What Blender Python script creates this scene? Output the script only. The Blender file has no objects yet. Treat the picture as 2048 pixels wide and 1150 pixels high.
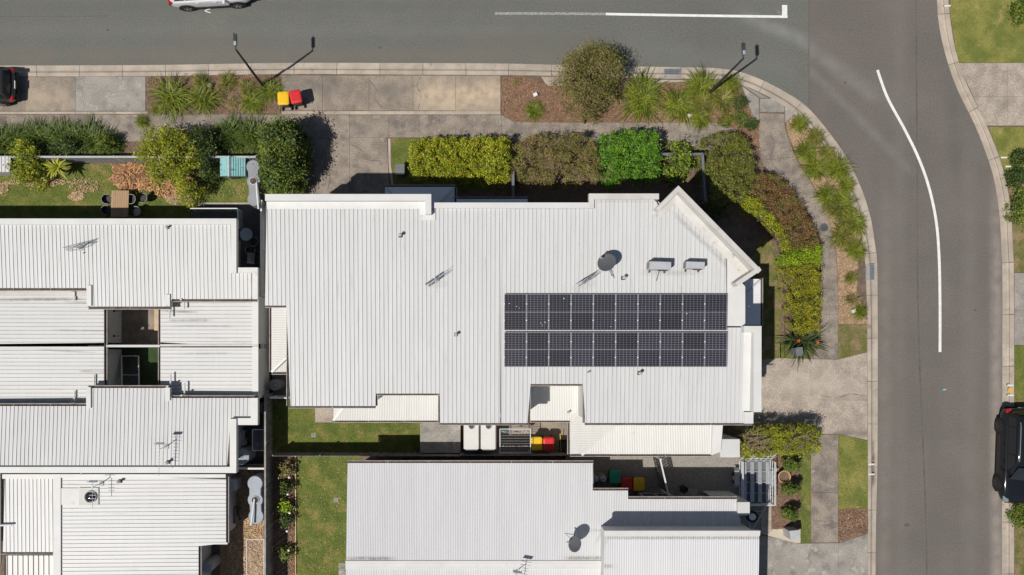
import bpy, math, random
import numpy as np
from mathutils import Vector, Matrix
random.seed(11); rng = np.random.default_rng(11)
sc = bpy.context.scene
col = sc.collection
# ------------------------------------------------------------------ camera, sky, sun, exposure
H = 46.0; U = 0.027; NX, NY = 913.0, 694.0          # drone height, metres per photo pixel on the ground, nadir pixel
cam_d = bpy.data.cameras.new('camera'); cam = bpy.data.objects.new('camera', cam_d); col.objects.link(cam)
cam.location = (0, 0, H); cam.rotation_euler = (0, 0, 0)
cam_d.sensor_width = 36.0; cam_d.lens = 36.0 * (H / U) / 2048.0
cam_d.shift_x = (1024 - NX) / 2048.0; cam_d.shift_y = (NY - 575) / 2048.0
cam_d.clip_start = 0.5; cam_d.clip_end = 2000
sc.camera = cam
SUNV = Vector((-0.462, -0.337, 1.0)).normalized()     # towards the sun
w = bpy.data.worlds.new('World'); sc.world = w; w.use_nodes = True
nt = w.node_tree; nt.nodes.clear()
wo = nt.nodes.new('ShaderNodeOutputWorld'); bg = nt.nodes.new('ShaderNodeBackground'); sk = nt.nodes.new('ShaderNodeTexSky')
sk.sky_type = 'NISHITA'; sk.sun_disc = False
sk.sun_elevation = math.asin(SUNV.z); sk.sun_rotation = math.atan2(SUNV.x, SUNV.y)
bg.inputs['Strength'].default_value = 0.06
nt.links.new(sk.outputs[0], bg.inputs[0]); nt.links.new(bg.outputs[0], wo.inputs[0])
sd = bpy.data.lights.new('sun', 'SUN'); sd.energy = 5.0; sd.angle = math.radians(0.55); sd.color = (1.0, 0.955, 0.89)
so = bpy.data.objects.new('sun', sd); col.objects.link(so); so.rotation_euler = SUNV.to_track_quat('Z', 'Y').to_euler(); so.location = (-30, -22, 65)
sc.view_settings.view_transform = 'Standard'; sc.view_settings.look = 'None'
sc.view_settings.exposure = -0.32; sc.view_settings.gamma = 1.0; sc.view_settings.use_curve_mapping = False

# ------------------------------------------------------------------ helpers
G = 0.12                                             # level of the land inside the kerbs
def P(px, py, z=0.0):
    f = (1 - z / H) * U
    return ((px - NX) * f, (NY - py) * f, z)
def PV(px, py, z=0.0): return Vector(P(px, py, z))
class Plane:                                         # sloping roof plane z = a + bx X + by Y
    def __init__(s, a, bx=0.0, by=0.0): s.a, s.bx, s.by = a, bx, by
    def px(s, px, py):
        u, v = (px - NX) * U, (NY - py) * U
        q = s.bx * u + s.by * v
        z = (s.a + q) / (1 + q / H)
        return P(px, py, z)
    def z(s, x, y): return s.a + s.bx * x + s.by * y

def tag(o, label=None, cat=None, group=None, kind=None):
    if label: o['label'] = label
    if cat: o['category'] = cat
    if group: o['group'] = group
    if kind: o['kind'] = kind
    return o
def thing(name, label, cat, loc=(0, 0, 0), rz=0.0, group=None, scale=1.0):
    o = bpy.data.objects.new(name, None); col.objects.link(o)
    o.location = loc; o.rotation_euler = (0, 0, rz); o.scale = (scale,) * 3
    o.empty_display_size = 0.2
    return tag(o, label, cat, group)
def link(name, me, parent=None, world=False):
    o = bpy.data.objects.new(name, me); col.objects.link(o)
    if parent is not None:
        o.parent = parent
        if world:
            q = parent; off = Vector((0, 0, 0))
            while q is not None: off += q.location; q = q.parent
            o.location = -off
    return o
def copy_tree(o, parent=None):
    c = o.copy(); col.objects.link(c); c.parent = parent
    for ch in o.children: copy_tree(ch, c)
    return c
class MB:
    def __init__(s): s.v = []; s.f = []; s.m = []
    def add(s, vs, fs, mi=0):
        b = len(s.v); s.v += [tuple(v) for v in vs]
        s.f += [tuple(b + i for i in f) for f in fs]; s.m += [mi] * len(fs); return s
    def box(s, c, d, rz=0.0, mi=0, taper=1.0, M=None):
        x, y, z = d[0] / 2, d[1] / 2, d[2] / 2; ca, sa = math.cos(rz), math.sin(rz); vs = []
        for k in (-1, 1):
            t = taper if k > 0 else 1.0
            for i, j in ((-1, -1), (1, -1), (1, 1), (-1, 1)):
                p = Vector((ca * x * i * t - sa * y * j * t, sa * x * i * t + ca * y * j * t, z * k))
                if M is not None: p = M @ p
                vs.append((p.x + c[0], p.y + c[1], p.z + c[2]))
        return s.add(vs, [(3, 2, 1, 0), (4, 5, 6, 7), (0, 1, 5, 4), (1, 2, 6, 5), (2, 3, 7, 6), (3, 0, 4, 7)], mi)
    def bbox(s, c, d, b=0.02, rz=0.0, mi=0):          # box with chamfered vertical edges and top edge
        x, y, z = d[0] / 2, d[1] / 2, d[2] / 2; ca, sa = math.cos(rz), math.sin(rz); vs = []
        def ring(q, zz):
            xx, yy = x - q, y - q
            e = b
            for p in ((-xx + e, -yy), (xx - e, -yy), (xx, -yy + e), (xx, yy - e), (xx - e, yy), (-xx + e, yy), (-xx, yy - e), (-xx, -yy + e)):
                vs.append((c[0] + ca * p[0] - sa * p[1], c[1] + sa * p[0] + ca * p[1], c[2] + zz))
        ring(0, -z); ring(0, z - b); ring(b, z)
        fs = [tuple(range(7, -1, -1)), tuple(range(16, 24))]
        for r in (0, 8):
            for i in range(8): fs.append((r + i, r + (i + 1) % 8, r + 8 + (i + 1) % 8, r + 8 + i))
        return s.add(vs, fs, mi)
    def tube(s, a, b, r0, r1=None, n=8, mi=0, caps=True):
        a, b = Vector(a), Vector(b); r1 = r0 if r1 is None else r1
        d = (b - a); d = d.normalized() if d.length > 1e-6 else Vector((0, 0, 1))
        t = Vector((0, 0, 1)) if abs(d.z) < 0.9 else Vector((1, 0, 0)); u = d.cross(t).normalized(); v = d.cross(u)
        vs = []
        for p, r in ((a, r0), (b, r1)):
            for i in range(n):
                an = 2 * math.pi * i / n; vs.append(p + u * (r * math.cos(an)) + v * (r * math.sin(an)))
        fs = [(i, n + i, n + (i + 1) % n, (i + 1) % n) for i in range(n)]
        if caps: fs += [tuple(range(n)), tuple(range(2 * n - 1, n - 1, -1))]
        return s.add(vs, fs, mi)
    def path(s, pts, r, n=6, mi=0):
        for a, b in zip(pts[:-1], pts[1:]): s.tube(a, b, r, r, n, mi)
        return s
    def lathe(s, prof, n=20, c=(0, 0, 0), mi=0, M=None):
        vs = []
        for r, z in prof:
            for i in range(n):
                a = 2 * math.pi * i / n; p = Vector((r * math.cos(a), r * math.sin(a), z))
                if M is not None: p = M @ p
                vs.append((p.x + c[0], p.y + c[1], p.z + c[2]))
        fs = []
        for k in range(len(prof) - 1):
            for i in range(n): fs.append((k * n + i, k * n + (i + 1) % n, (k + 1) * n + (i + 1) % n, (k + 1) * n + i))
        fs.append(tuple(range((len(prof) - 1) * n, len(prof) * n))); fs.append(tuple(range(n - 1, -1, -1)))
        return s.add(vs, fs, mi)
    def prism(s, poly, z0, z1, mi=0, inset=0.0):
        if area(poly) < 0: poly = poly[::-1]
        n = len(poly); top = offset(poly, inset) if inset else poly
        vs = [(p[0], p[1], z0) for p in poly] + [(p[0], p[1], z1) for p in top]
        fs = [tuple(range(n - 1, -1, -1)), tuple(range(n, 2 * n))] + [(i, (i + 1) % n, n + (i + 1) % n, n + i) for i in range(n)]
        return s.add(vs, fs, mi)
    def strip(s, pts, width, th, mi=0):               # flat bar following 3-D points (horizontal width)
        pts = [Vector(p) for p in pts]
        for a, b in zip(pts[:-1], pts[1:]):
            d = b - a; nrm = Vector((-d.y, d.x, 0)).normalized() * (width / 2)
            up = Vector((0, 0, th))
            s.add([a + nrm, a - nrm, b - nrm, b + nrm, a + nrm + up, a - nrm + up, b - nrm + up, b + nrm + up],
                  [(3, 2, 1, 0), (4, 5, 6, 7), (0, 1, 5, 4), (1, 2, 6, 5), (2, 3, 7, 6), (3, 0, 4, 7)], mi)
        return s
    def mesh(s, name, mats, smooth=False, off=None):
        me = bpy.data.meshes.new(name); seen = set(); kf, km = [], []
        for f_, m_ in zip(s.f, s.m):                   # a face stored twice would lie on itself
            k_ = tuple(sorted(f_))
            if k_ not in seen: seen.add(k_); kf.append(f_); km.append(m_)
        s.f, s.m = kf, km
        vs = s.v if off is None else [(v[0] - off[0], v[1] - off[1], v[2] - off[2]) for v in s.v]
        me.from_pydata(vs, [], s.f)
        for m in (mats if isinstance(mats, (list, tuple)) else [mats]): me.materials.append(m)
        if isinstance(mats, (list, tuple)) and len(mats) > 1: me.polygons.foreach_set('material_index', s.m)
        if smooth: me.polygons.foreach_set('use_smooth', [True] * len(me.polygons))
        me.update(); return me
    def build(s, name, mats, parent=None, smooth=False, world=False, bevel=0.0, sub=0):
        o = link(name, s.mesh(name, mats, smooth), parent, world)
        if bevel:
            b = o.modifiers.new('bevel', 'BEVEL'); b.width = bevel; b.segments = 2; b.limit_method = 'ANGLE'
        if sub:
            m = o.modifiers.new('sub', 'SUBSURF'); m.levels = sub; m.render_levels = sub
        return o
def area(p): return 0.5 * sum(p[i][0] * p[(i + 1) % len(p)][1] - p[(i + 1) % len(p)][0] * p[i][1] for i in range(len(p)))
def offset(poly, d):                                   # shrink a polygon by d (positive = inwards)
    sg = 1 if area(poly) > 0 else -1; n = len(poly); out = []
    for i in range(n):
        a, b, c = [Vector((poly[(i + k) % n][0], poly[(i + k) % n][1])) for k in (-1, 0, 1)]
        d1 = (b - a).normalized(); d2 = (c - b).normalized()
        n1 = Vector((-d1.y, d1.x)) * sg; n2 = Vector((-d2.y, d2.x)) * sg
        m = n1 + n2; L = m.length_squared
        m = m * (2.0 / L) * d if L > 0.05 else n1 * d
        out.append((b.x + m.x, b.y + m.y))
    return out
def smooth(pts, n=8):                                  # Catmull-Rom
    out = []; q = [pts[0]] + list(pts) + [pts[-1]]
    for i in range(1, len(q) - 2):
        p0, p1, p2, p3 = [np.array(q[i + k], float) for k in (-1, 0, 1, 2)]
        for t in np.linspace(0, 1, n, endpoint=False):
            out.append(tuple(0.5 * ((2 * p1) + (-p0 + p2) * t + (2 * p0 - 5 * p1 + 4 * p2 - p3) * t * t + (-p0 + 3 * p1 - 3 * p2 + p3) * t ** 3)))
    out.append(tuple(pts[-1])); return out
def resample(pts, n):
    p = np.array(pts, float); s = np.r_[0, np.cumsum(np.hypot(*np.diff(p, axis=0).T))]
    t = np.linspace(0, s[-1], n); return list(zip(np.interp(t, s, p[:, 0]), np.interp(t, s, p[:, 1])))
def rect(x0, y0, x1, y1): return [(x0, y0), (x1, y0), (x1, y1), (x0, y1)]
def wpoly(px, z=G): return [P(x, y, z)[:2] for x, y in px]
def inside(poly, pts):
    x, y = pts[:, 0], pts[:, 1]; r = np.zeros(len(pts), bool); n = len(poly)
    for i in range(n):
        (x0, y0), (x1, y1) = poly[i], poly[(i + 1) % n]
        if y0 == y1: continue
        c = ((y0 > y) != (y1 > y)) & (x < (x1 - x0) * (y - y0) / (y1 - y0) + x0); r ^= c
    return r
def edge_dist(poly, pts):
    d = np.full(len(pts), 1e9); n = len(poly)
    for i in range(n):
        a = np.array(poly[i]); b = np.array(poly[(i + 1) % n]); e = b - a
        t = np.clip(((pts - a) @ e) / max(1e-9, e @ e), 0, 1); d = np.minimum(d, np.hypot(*((pts - a) - t[:, None] * e).T))
    return d
def sample_poly(poly, n):
    p = np.array(poly); lo, hi = p.min(0), p.max(0); out = np.zeros((0, 2))
    while len(out) < n:
        q = lo + rng.random((n * 2, 2)) * (hi - lo); out = np.vstack([out, q[inside(poly, q)]])
    return out[:n]
def np_mesh(name, V, F, mat, smooth_=False):
    me = bpy.data.meshes.new(name); k = F.shape[1]
    me.vertices.add(len(V)); me.vertices.foreach_set('co', np.ascontiguousarray(V, dtype=np.float32).ravel())
    me.loops.add(F.size); me.loops.foreach_set('vertex_index', np.ascontiguousarray(F, dtype=np.int32).ravel())
    me.polygons.add(len(F)); me.polygons.foreach_set('loop_start', np.arange(0, F.size, k, dtype=np.int32))
    me.update(calc_edges=True); me.materials.append(mat)
    if smooth_: me.polygons.foreach_set('use_smooth', [True] * len(F))
    return me
ORD = ['first', 'second', 'third', 'fourth', 'fifth', 'sixth', 'seventh', 'eighth', 'ninth', 'tenth', 'eleventh', 'twelfth', 'thirteenth', 'fourteenth', 'fifteenth', 'sixteenth', 'seventeenth', 'eighteenth', 'nineteenth', 'twentieth']

# ------------------------------------------------------------------ materials (all procedural)
MATS = {}
def M(name, c1, c2=None, scale=3.0, rough=0.75, bump=0.0, bscale=60.0, metallic=0.0, island=0.0, stretch=(1, 1, 1), lo=0.35, hi=0.65,
      stain=None, sscale=1.0, slo=0.55, shi=0.7, spec=0.3, fine=0.0, fscale=90.0, objrand=0.0, sstretch=None, trans=0.0, local=False, stain2=None, s2scale=1.0, s2lo=0.55, s2hi=0.7):
    m = bpy.data.materials.new(name); m.use_nodes = True; t = m.node_tree; N = t.nodes; L = t.links; MATS[name] = m
    b = N['Principled BSDF']; b.inputs['Roughness'].default_value = rough; b.inputs['Metallic'].default_value = metallic
    b.inputs['Specular IOR Level'].default_value = spec
    if local:
        tc = N.new('ShaderNodeTexCoord'); pos = tc.outputs['Object']
    else:
        g = N.new('ShaderNodeNewGeometry'); pos = g.outputs['Position']
    def mapped(st):
        if st == (1, 1, 1): return pos
        mp = N.new('ShaderNodeMapping'); mp.inputs['Scale'].default_value = st; L.new(pos, mp.inputs['Vector']); return mp.outputs[0]
    def noise(sca, st=(1, 1, 1), det=6.0, ro=0.6):
        n = N.new('ShaderNodeTexNoise'); n.inputs['Scale'].default_value = sca; n.inputs['Detail'].default_value = det; n.inputs['Roughness'].default_value = ro
        L.new(mapped(st), n.inputs['Vector']); return n.outputs['Fac']
    def rng_(f, a, z):
        r = N.new('ShaderNodeMapRange'); r.inputs['From Min'].default_value = a; r.inputs['From Max'].default_value = z; r.interpolation_type = 'SMOOTHSTEP'
        L.new(f, r.inputs['Value']); return r.outputs[0]
    def mix(f, a, bb, mode='MIX'):
        x = N.new('ShaderNodeMix'); x.data_type = 'RGBA'; x.blend_type = mode
        for s_, v in ((x.inputs[0], f), (x.inputs[6], a), (x.inputs[7], bb)):
            if isinstance(v, tuple): s_.default_value = (*v, 1) if len(v) == 3 else v
            elif isinstance(v, (float, int)): s_.default_value = v
            else: L.new(v, s_)
        return x.outputs[2]
    c = c1
    if c2 is not None:
        f = rng_(noise(scale, stretch), lo, hi); c = mix(f, c1, c2)
    if island:
        gi = N.new('ShaderNodeNewGeometry'); r = gi.outputs['Random Per Island']
        mm = N.new('ShaderNodeMapRange'); mm.inputs['To Min'].default_value = 1 - island; mm.inputs['To Max'].default_value = 1 + island; L.new(r, mm.inputs['Value'])
        cc = N.new('ShaderNodeCombineXYZ'); [L.new(mm.outputs[0], cc.inputs[i]) for i in range(3)]
        c = mix(1.0, c, cc.outputs[0], 'MULTIPLY')
    if objrand:
        oi = N.new('ShaderNodeObjectInfo'); mm = N.new('ShaderNodeMapRange'); mm.inputs['To Min'].default_value = 1 - objrand; mm.inputs['To Max'].default_value = 1 + objrand; L.new(oi.outputs['Random'], mm.inputs['Value'])
        cc = N.new('ShaderNodeCombineXYZ'); [L.new(mm.outputs[0], cc.inputs[i]) for i in range(3)]
        c = mix(1.0, c, cc.outputs[0], 'MULTIPLY')
    if stain is not None: c = mix(rng_(noise(sscale, sstretch or (1, 1, 1), 8.0), slo, shi), c, stain)
    if stain2 is not None: c = mix(rng_(noise(s2scale, (1, 1, 1), 8.0), s2lo, s2hi), c, stain2)
    if fine:
        f = noise(fscale, (1, 1, 1), 3.0, 0.7); mm = N.new('ShaderNodeMapRange'); mm.inputs['From Min'].default_value = 0.3; mm.inputs['From Max'].default_value = 0.7
        mm.inputs['To Min'].default_value = 1 - fine; mm.inputs['To Max'].default_value = 1 + fine; L.new(f, mm.inputs['Value'])
        cc = N.new('ShaderNodeCombineXYZ'); [L.new(mm.outputs[0], cc.inputs[i]) for i in range(3)]
        c = mix(1.0, c, cc.outputs[0], 'MULTIPLY')
    if isinstance(c, tuple): b.inputs['Base Color'].default_value = (*c, 1)
    else: L.new(c, b.inputs['Base Color'])
    if bump:
        bp = N.new('ShaderNodeBump'); bp.inputs['Strength'].default_value = bump; bp.inputs['Distance'].default_value = 0.03
        L.new(noise(bscale, (1, 1, 1), 4.0), bp.inputs['Height']); L.new(bp.outputs[0], b.inputs['Normal'])
    if trans:
        tr = N.new('ShaderNodeBsdfTranslucent'); ms = N.new('ShaderNodeMixShader'); ms.inputs[0].default_value = trans
        if isinstance(c, tuple): tr.inputs[0].default_value = (*c, 1)
        else: L.new(c, tr.inputs[0])
        out = N['Material Output']; L.new(b.outputs[0], ms.inputs[1]); L.new(tr.outputs[0], ms.inputs[2]); L.new(ms.outputs[0], out.inputs[0])
    return m
m_soil = M('soil', (0.20, 0.145, 0.105), (0.13, 0.095, 0.07), 2.0, 0.95, 0.5, 30, fine=0.3, fscale=40)
m_asph_w = M('asphalt_old', (0.138, 0.142, 0.128), (0.152, 0.152, 0.136), 0.5, 0.9, 0.35, 120, fine=0.20, fscale=11, stain=(0.128, 0.124, 0.112), sscale=0.25, slo=0.45, shi=0.75)
m_asph_e = M('asphalt_new', (0.157, 0.140, 0.125), (0.143, 0.128, 0.114), 0.35, 0.9, 0.35, 120, fine=0.18, fscale=11, stain=(0.176, 0.160, 0.145), sscale=0.2, slo=0.5, shi=0.8)
m_seam = M('bitumen_seam', (0.10, 0.09, 0.082), (0.13, 0.118, 0.108), 3, 0.9)
m_paint = M('road_paint', (0.80, 0.80, 0.78), (0.70, 0.69, 0.66), 4, 0.7, stain=(0.45, 0.44, 0.42), sscale=9, slo=0.62, shi=0.75)
m_paint_worn = M('road_paint_worn', (0.42, 0.42, 0.40), (0.24, 0.24, 0.225), 9, 0.8, stain=(0.15, 0.15, 0.14), sscale=14, slo=0.5, shi=0.62)
m_yellow = M('yellow_paint', (0.75, 0.42, 0.08), (0.6, 0.34, 0.08), 8, 0.7)
m_kerb = M('kerb_concrete', (0.47, 0.40, 0.325), (0.37, 0.32, 0.265), 1.2, 0.9, 0.3, 60, fine=0.12, fscale=30, stain=(0.22, 0.18, 0.14), sscale=1.6, slo=0.58, shi=0.78, objrand=0.06)
m_conc_dark = M('path_concrete', (0.31, 0.262, 0.215), (0.215, 0.182, 0.152), 1.6, 0.92, 0.4, 70, fine=0.38, fscale=16, stain=(0.165, 0.143, 0.125), sscale=1.1, slo=0.50, shi=0.70, objrand=0.07, stain2=(0.32, 0.277, 0.235), s2scale=2.6, s2lo=0.57, s2hi=0.68)
m_conc_tan = M('driveway_concrete', (0.335, 0.28, 0.225), (0.24, 0.203, 0.167), 1.5, 0.92, 0.4, 70, fine=0.34, fscale=16, stain=(0.38, 0.31, 0.235), sscale=0.5, slo=0.52, shi=0.72, objrand=0.08, stain2=(0.175, 0.152, 0.131), s2scale=1.0, s2lo=0.48, s2hi=0.78)
m_conc_pale = M('pale_concrete', (0.44, 0.375, 0.308), (0.32, 0.272, 0.226), 1.6, 0.92, 0.4, 70, fine=0.36, fscale=15, stain=(0.25, 0.215, 0.185), sscale=0.6, slo=0.55, shi=0.75, objrand=0.05)
m_conc_grey = M('grey_concrete', (0.345, 0.322, 0.287), (0.285, 0.266, 0.237), 1.0, 0.92, 0.4, 70, fine=0.3, fscale=16, stain=(0.2, 0.188, 0.172), sscale=1.3, slo=0.48, shi=0.7, objrand=0.05, stain2=(0.41, 0.38, 0.335), s2scale=2.2, s2lo=0.54, s2hi=0.68)
m_aggr = M('exposed_aggregate', (0.36, 0.33, 0.29), (0.26, 0.24, 0.215), 14, 0.92, 0.6, 90, fine=0.3, fscale=22)
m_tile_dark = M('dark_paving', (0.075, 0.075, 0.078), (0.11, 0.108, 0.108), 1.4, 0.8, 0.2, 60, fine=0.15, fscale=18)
m_mulch = M('mulch_floor', (0.27, 0.165, 0.105), (0.18, 0.105, 0.065), 7, 0.95, 0.8, 50, fine=0.35, fscale=25)
m_mulch_g = M('mulch_floor_grey', (0.22, 0.15, 0.11), (0.15, 0.10, 0.075), 7, 0.95, 0.8, 50, fine=0.35, fscale=25)
m_mulch_tan = M('mulch_floor_tan', (0.38, 0.265, 0.165), (0.27, 0.18, 0.115), 6, 0.95, 0.8, 50, fine=0.3, fscale=25)
m_chip = M('mulch_chip', (0.33, 0.20, 0.125), (0.23, 0.14, 0.09), 3, 0.95, island=0.55)
m_chip_tan = M('dry_litter', (0.50, 0.35, 0.21), (0.40, 0.27, 0.16), 3, 0.95, island=0.4)
m_chip_dead = M('dead_frond', (0.50, 0.27, 0.125), (0.34, 0.19, 0.10), 2, 0.9, island=0.5)
m_lawn = M('lawn', (0.165, 0.185, 0.042), (0.105, 0.14, 0.03), 1.5, 0.95, 0.8, 60, fine=0.45, fscale=18, stain=(0.27, 0.22, 0.075), sscale=1.4, slo=0.50, shi=0.72)
m_turf = M('artificial_turf', (0.045, 0.075, 0.028), (0.035, 0.06, 0.022), 3, 0.95, fine=0.3, fscale=20)
m_lawn_dry = M('dry_lawn', (0.13, 0.145, 0.035), (0.23, 0.18, 0.085), 2.2, 0.95, 0.8, 60, fine=0.3, fscale=30, stain=(0.30, 0.215, 0.13), sscale=1.6, slo=0.48, shi=0.62)
m_lawn_e = M('sunny_lawn', (0.265, 0.25, 0.068), (0.145, 0.17, 0.036), 0.9, 0.95, 0.8, 60, fine=0.35, fscale=18, stain=(0.42, 0.32, 0.15), sscale=1.0, slo=0.57, shi=0.74)
m_blade = M('grass_blade', (0.165, 0.185, 0.04), (0.11, 0.145, 0.03), 1.3, 0.8, island=0.5, stain=(0.27, 0.235, 0.07), sscale=1.1, slo=0.52, shi=0.72)
m_roof = M('white_roof_sheet', (0.60, 0.602, 0.60), (0.565, 0.565, 0.56), 0.5, 0.45, stretch=(6, 0.5, 1), stain=(0.47, 0.445, 0.41), sscale=1.6, sstretch=(5, 0.35, 1), slo=0.55, shi=0.80, spec=0.35)
m_roof_h = M('white_roof_sheet_across', (0.605, 0.604, 0.595), (0.57, 0.57, 0.56), 0.5, 0.45, stretch=(0.5, 6, 1), stain=(0.43, 0.40, 0.37), sscale=1.3, sstretch=(0.35, 5, 1), slo=0.60, shi=0.80, spec=0.35)
m_roof_c = M('corrugated_roof_sheet', (0.60, 0.60, 0.605), (0.565, 0.565, 0.575), 0.5, 0.42, stretch=(6, 0.5, 1), stain=(0.46, 0.45, 0.44), sscale=1.5, sstretch=(5, 0.35, 1), slo=0.62, shi=0.85, spec=0.35)
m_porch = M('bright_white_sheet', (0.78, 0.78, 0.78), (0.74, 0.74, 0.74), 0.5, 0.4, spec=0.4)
m_roof_cream = M('cream_roof_sheet', (0.64, 0.63, 0.60), (0.60, 0.59, 0.56), 0.5, 0.45, stretch=(6, 0.5, 1), spec=0.35, stain=(0.5, 0.46, 0.41), sscale=2, slo=0.66, shi=0.85)
m_grime = M('seam_grime', (0.46, 0.45, 0.43), (0.22, 0.205, 0.18), 0.9, 0.8, stretch=(5, 0.5, 1), lo=0.3, hi=0.7)
m_cap = M('white_capping', (0.66, 0.655, 0.635), (0.61, 0.605, 0.585), 0.8, 0.5, stain=(0.47, 0.44, 0.40), sscale=1.8, slo=0.62, shi=0.84, fine=0.03)
m_cap_dirty = M('stained_capping', (0.60, 0.58, 0.55), (0.53, 0.51, 0.475), 0.9, 0.55, stain=(0.27, 0.25, 0.225), sscale=1.6, slo=0.58, shi=0.78, fine=0.05)
m_gutter = M('gutter_litter', (0.075, 0.055, 0.045), (0.13, 0.10, 0.085), 5, 0.95, 0.3, 40)
m_lip = M('gutter_lip', (0.42, 0.385, 0.35), (0.30, 0.26, 0.235), 3, 0.6)
m_wall = M('rendered_wall', (0.62, 0.62, 0.60), (0.56, 0.56, 0.545), 0.7, 0.85, 0.15, 60, stain=(0.42, 0.40, 0.37), sscale=1.2, slo=0.66, shi=0.85)
m_wall_cream = M('cream_wall', (0.58, 0.545, 0.47), (0.53, 0.50, 0.44), 0.7, 0.85, 0.15, 60)
m_frame = M('white_metal', (0.74, 0.74, 0.73), (0.68, 0.68, 0.67), 3, 0.4, metallic=0.0, spec=0.5)
m_galv = M('galvanised_steel', (0.52, 0.54, 0.56), (0.42, 0.44, 0.46), 6, 0.42, metallic=0.55, spec=0.5)
m_dark = M('dark_metal', (0.035, 0.036, 0.038), (0.055, 0.055, 0.055), 5, 0.5)
m_grey = M('grey_metal', (0.165, 0.17, 0.18), (0.14, 0.145, 0.153), 3, 0.5, spec=0.4)
m_grey_pale = M('pale_grey_plastic', (0.46, 0.47, 0.48), (0.40, 0.41, 0.42), 3, 0.55)
m_rust = M('rusty_flashing', (0.16, 0.085, 0.05), (0.07, 0.045, 0.035), 12, 0.85)
m_rust_br = M('orange_rust', (0.38, 0.13, 0.04), (0.22, 0.08, 0.03), 12, 0.85)
m_wood = M('fence_timber', (0.30, 0.28, 0.26), (0.21, 0.195, 0.18), 3, 0.9, 0.2, 40, stretch=(1, 1, 0.3), objrand=0.18)
m_wood_tan = M('decking_timber', (0.42, 0.285, 0.165), (0.36, 0.24, 0.135), 3, 0.75, stretch=(6, 1, 1), objrand=0.06)
m_wood_pale = M('pine_board', (0.58, 0.43, 0.27), (0.50, 0.37, 0.23), 3, 0.8)
m_bark = M('bark', (0.17, 0.12, 0.085), (0.10, 0.072, 0.055), 8, 0.95, 0.4, 50)
m_dead_twig = M('bare_twig', (0.36, 0.27, 0.19), (0.26, 0.19, 0.135), 6, 0.95)
m_glass = M('dark_glass', (0.018, 0.02, 0.024), None, rough=0.06, spec=0.6)
m_rubber = M('rubber', (0.022, 0.022, 0.022), (0.035, 0.034, 0.033), 6, 0.85)
m_tank = M('tank_blue_grey', (0.34, 0.375, 0.42), (0.30, 0.33, 0.37), 1.5, 0.55, stain=(0.42, 0.44, 0.46), sscale=2.5, slo=0.55, shi=0.75)
m_tank_g = M('tank_grey', (0.285, 0.295, 0.31), (0.25, 0.26, 0.275), 1.5, 0.55)
m_tank_w = M('tank_white', (0.66, 0.645, 0.62), (0.61, 0.60, 0.575), 1.5, 0.55, stain=(0.5, 0.47, 0.43), sscale=2.5, slo=0.62, shi=0.8)
m_terra = M('terracotta', (0.56, 0.32, 0.185), (0.48, 0.26, 0.15), 5, 0.85)
m_teal = M('teal_paint', (0.23, 0.47, 0.475), (0.28, 0.54, 0.54), 3, 0.7, stain=(0.07, 0.11, 0.11), sscale=3.5, sstretch=(0.7, 5, 1), slo=0.60, shi=0.68)
m_binbody = M('bin_body', (0.03, 0.036, 0.032), (0.045, 0.05, 0.046), 6, 0.55)
m_binbody_r = M('bin_body_red', (0.18, 0.012, 0.02), (0.14, 0.01, 0.016), 6, 0.5)
m_lid_y = M('bin_lid_yellow', (0.80, 0.50, 0.012), (0.74, 0.45, 0.012), 4, 0.42, spec=0.4)
m_lid_r = M('bin_lid_red', (0.62, 0.028, 0.03), (0.56, 0.024, 0.026), 4, 0.4, spec=0.4)
m_lid_g = M('bin_lid_green', (0.03, 0.36, 0.19), (0.026, 0.31, 0.16), 4, 0.42, spec=0.4)
m_carwhite = M('white_car_paint', (0.72, 0.725, 0.74), None, rough=0.16, spec=0.6)
m_carblack = M('black_car_paint', (0.010, 0.011, 0.014), None, rough=0.12, spec=0.6)
m_cargrey = M('dark_grey_car_paint', (0.042, 0.043, 0.047), None, rough=0.2, spec=0.6)
m_trim = M('black_trim', (0.02, 0.02, 0.021), None, rough=0.6)
m_lampred = M('red_lamp', (0.42, 0.01, 0.012), None, rough=0.2, spec=0.6)
m_lampclear = M('clear_lamp', (0.30, 0.33, 0.37), None, rough=0.1, spec=0.7, metallic=0.3)
m_alloy = M('alloy', (0.55, 0.56, 0.57), None, rough=0.35, metallic=0.7)
m_alloy_dk = M('dark_alloy', (0.12, 0.10, 0.095), None, rough=0.4, metallic=0.6)
m_panel_frame = M('panel_frame', (0.33, 0.325, 0.34), (0.29, 0.285, 0.30), 3, 0.4, metallic=0.3)
m_clamp = M('bright_clamp', (0.82, 0.82, 0.84), None, rough=0.35)
m_plastic_w = M('white_plastic', (0.74, 0.73, 0.70), (0.68, 0.67, 0.64), 4, 0.5)
m_pebble = M('cream_pebbles', (0.66, 0.58, 0.46), (0.50, 0.43, 0.34), 30, 0.9, 0.8, 60, fine=0.3, fscale=30)
m_straw = M('straw_ground', (0.44, 0.29, 0.155), (0.33, 0.205, 0.105), 5, 0.95, 0.6, 40, fine=0.35, fscale=22, stretch=(1, 3, 1))
def leafmat(name, c1, c2, patch=None, sscale=2.2, slo=0.5, shi=0.7, isl=0.6, scale=1.6): return M(name, c1, c2, scale, 0.5, island=isl, stain=patch, sscale=sscale, slo=slo, shi=shi, spec=0.35, trans=0.15)
l_yel = leafmat('leaf_yellow_green', (0.33, 0.345, 0.016), (0.20, 0.25, 0.016), (0.44, 0.40, 0.02))
l_lime = leafmat('leaf_lime', (0.30, 0.40, 0.015), (0.20, 0.30, 0.013))
l_mus = leafmat('leaf_mustard', (0.31, 0.30, 0.016), (0.165, 0.18, 0.016), (0.43, 0.38, 0.02))
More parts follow.
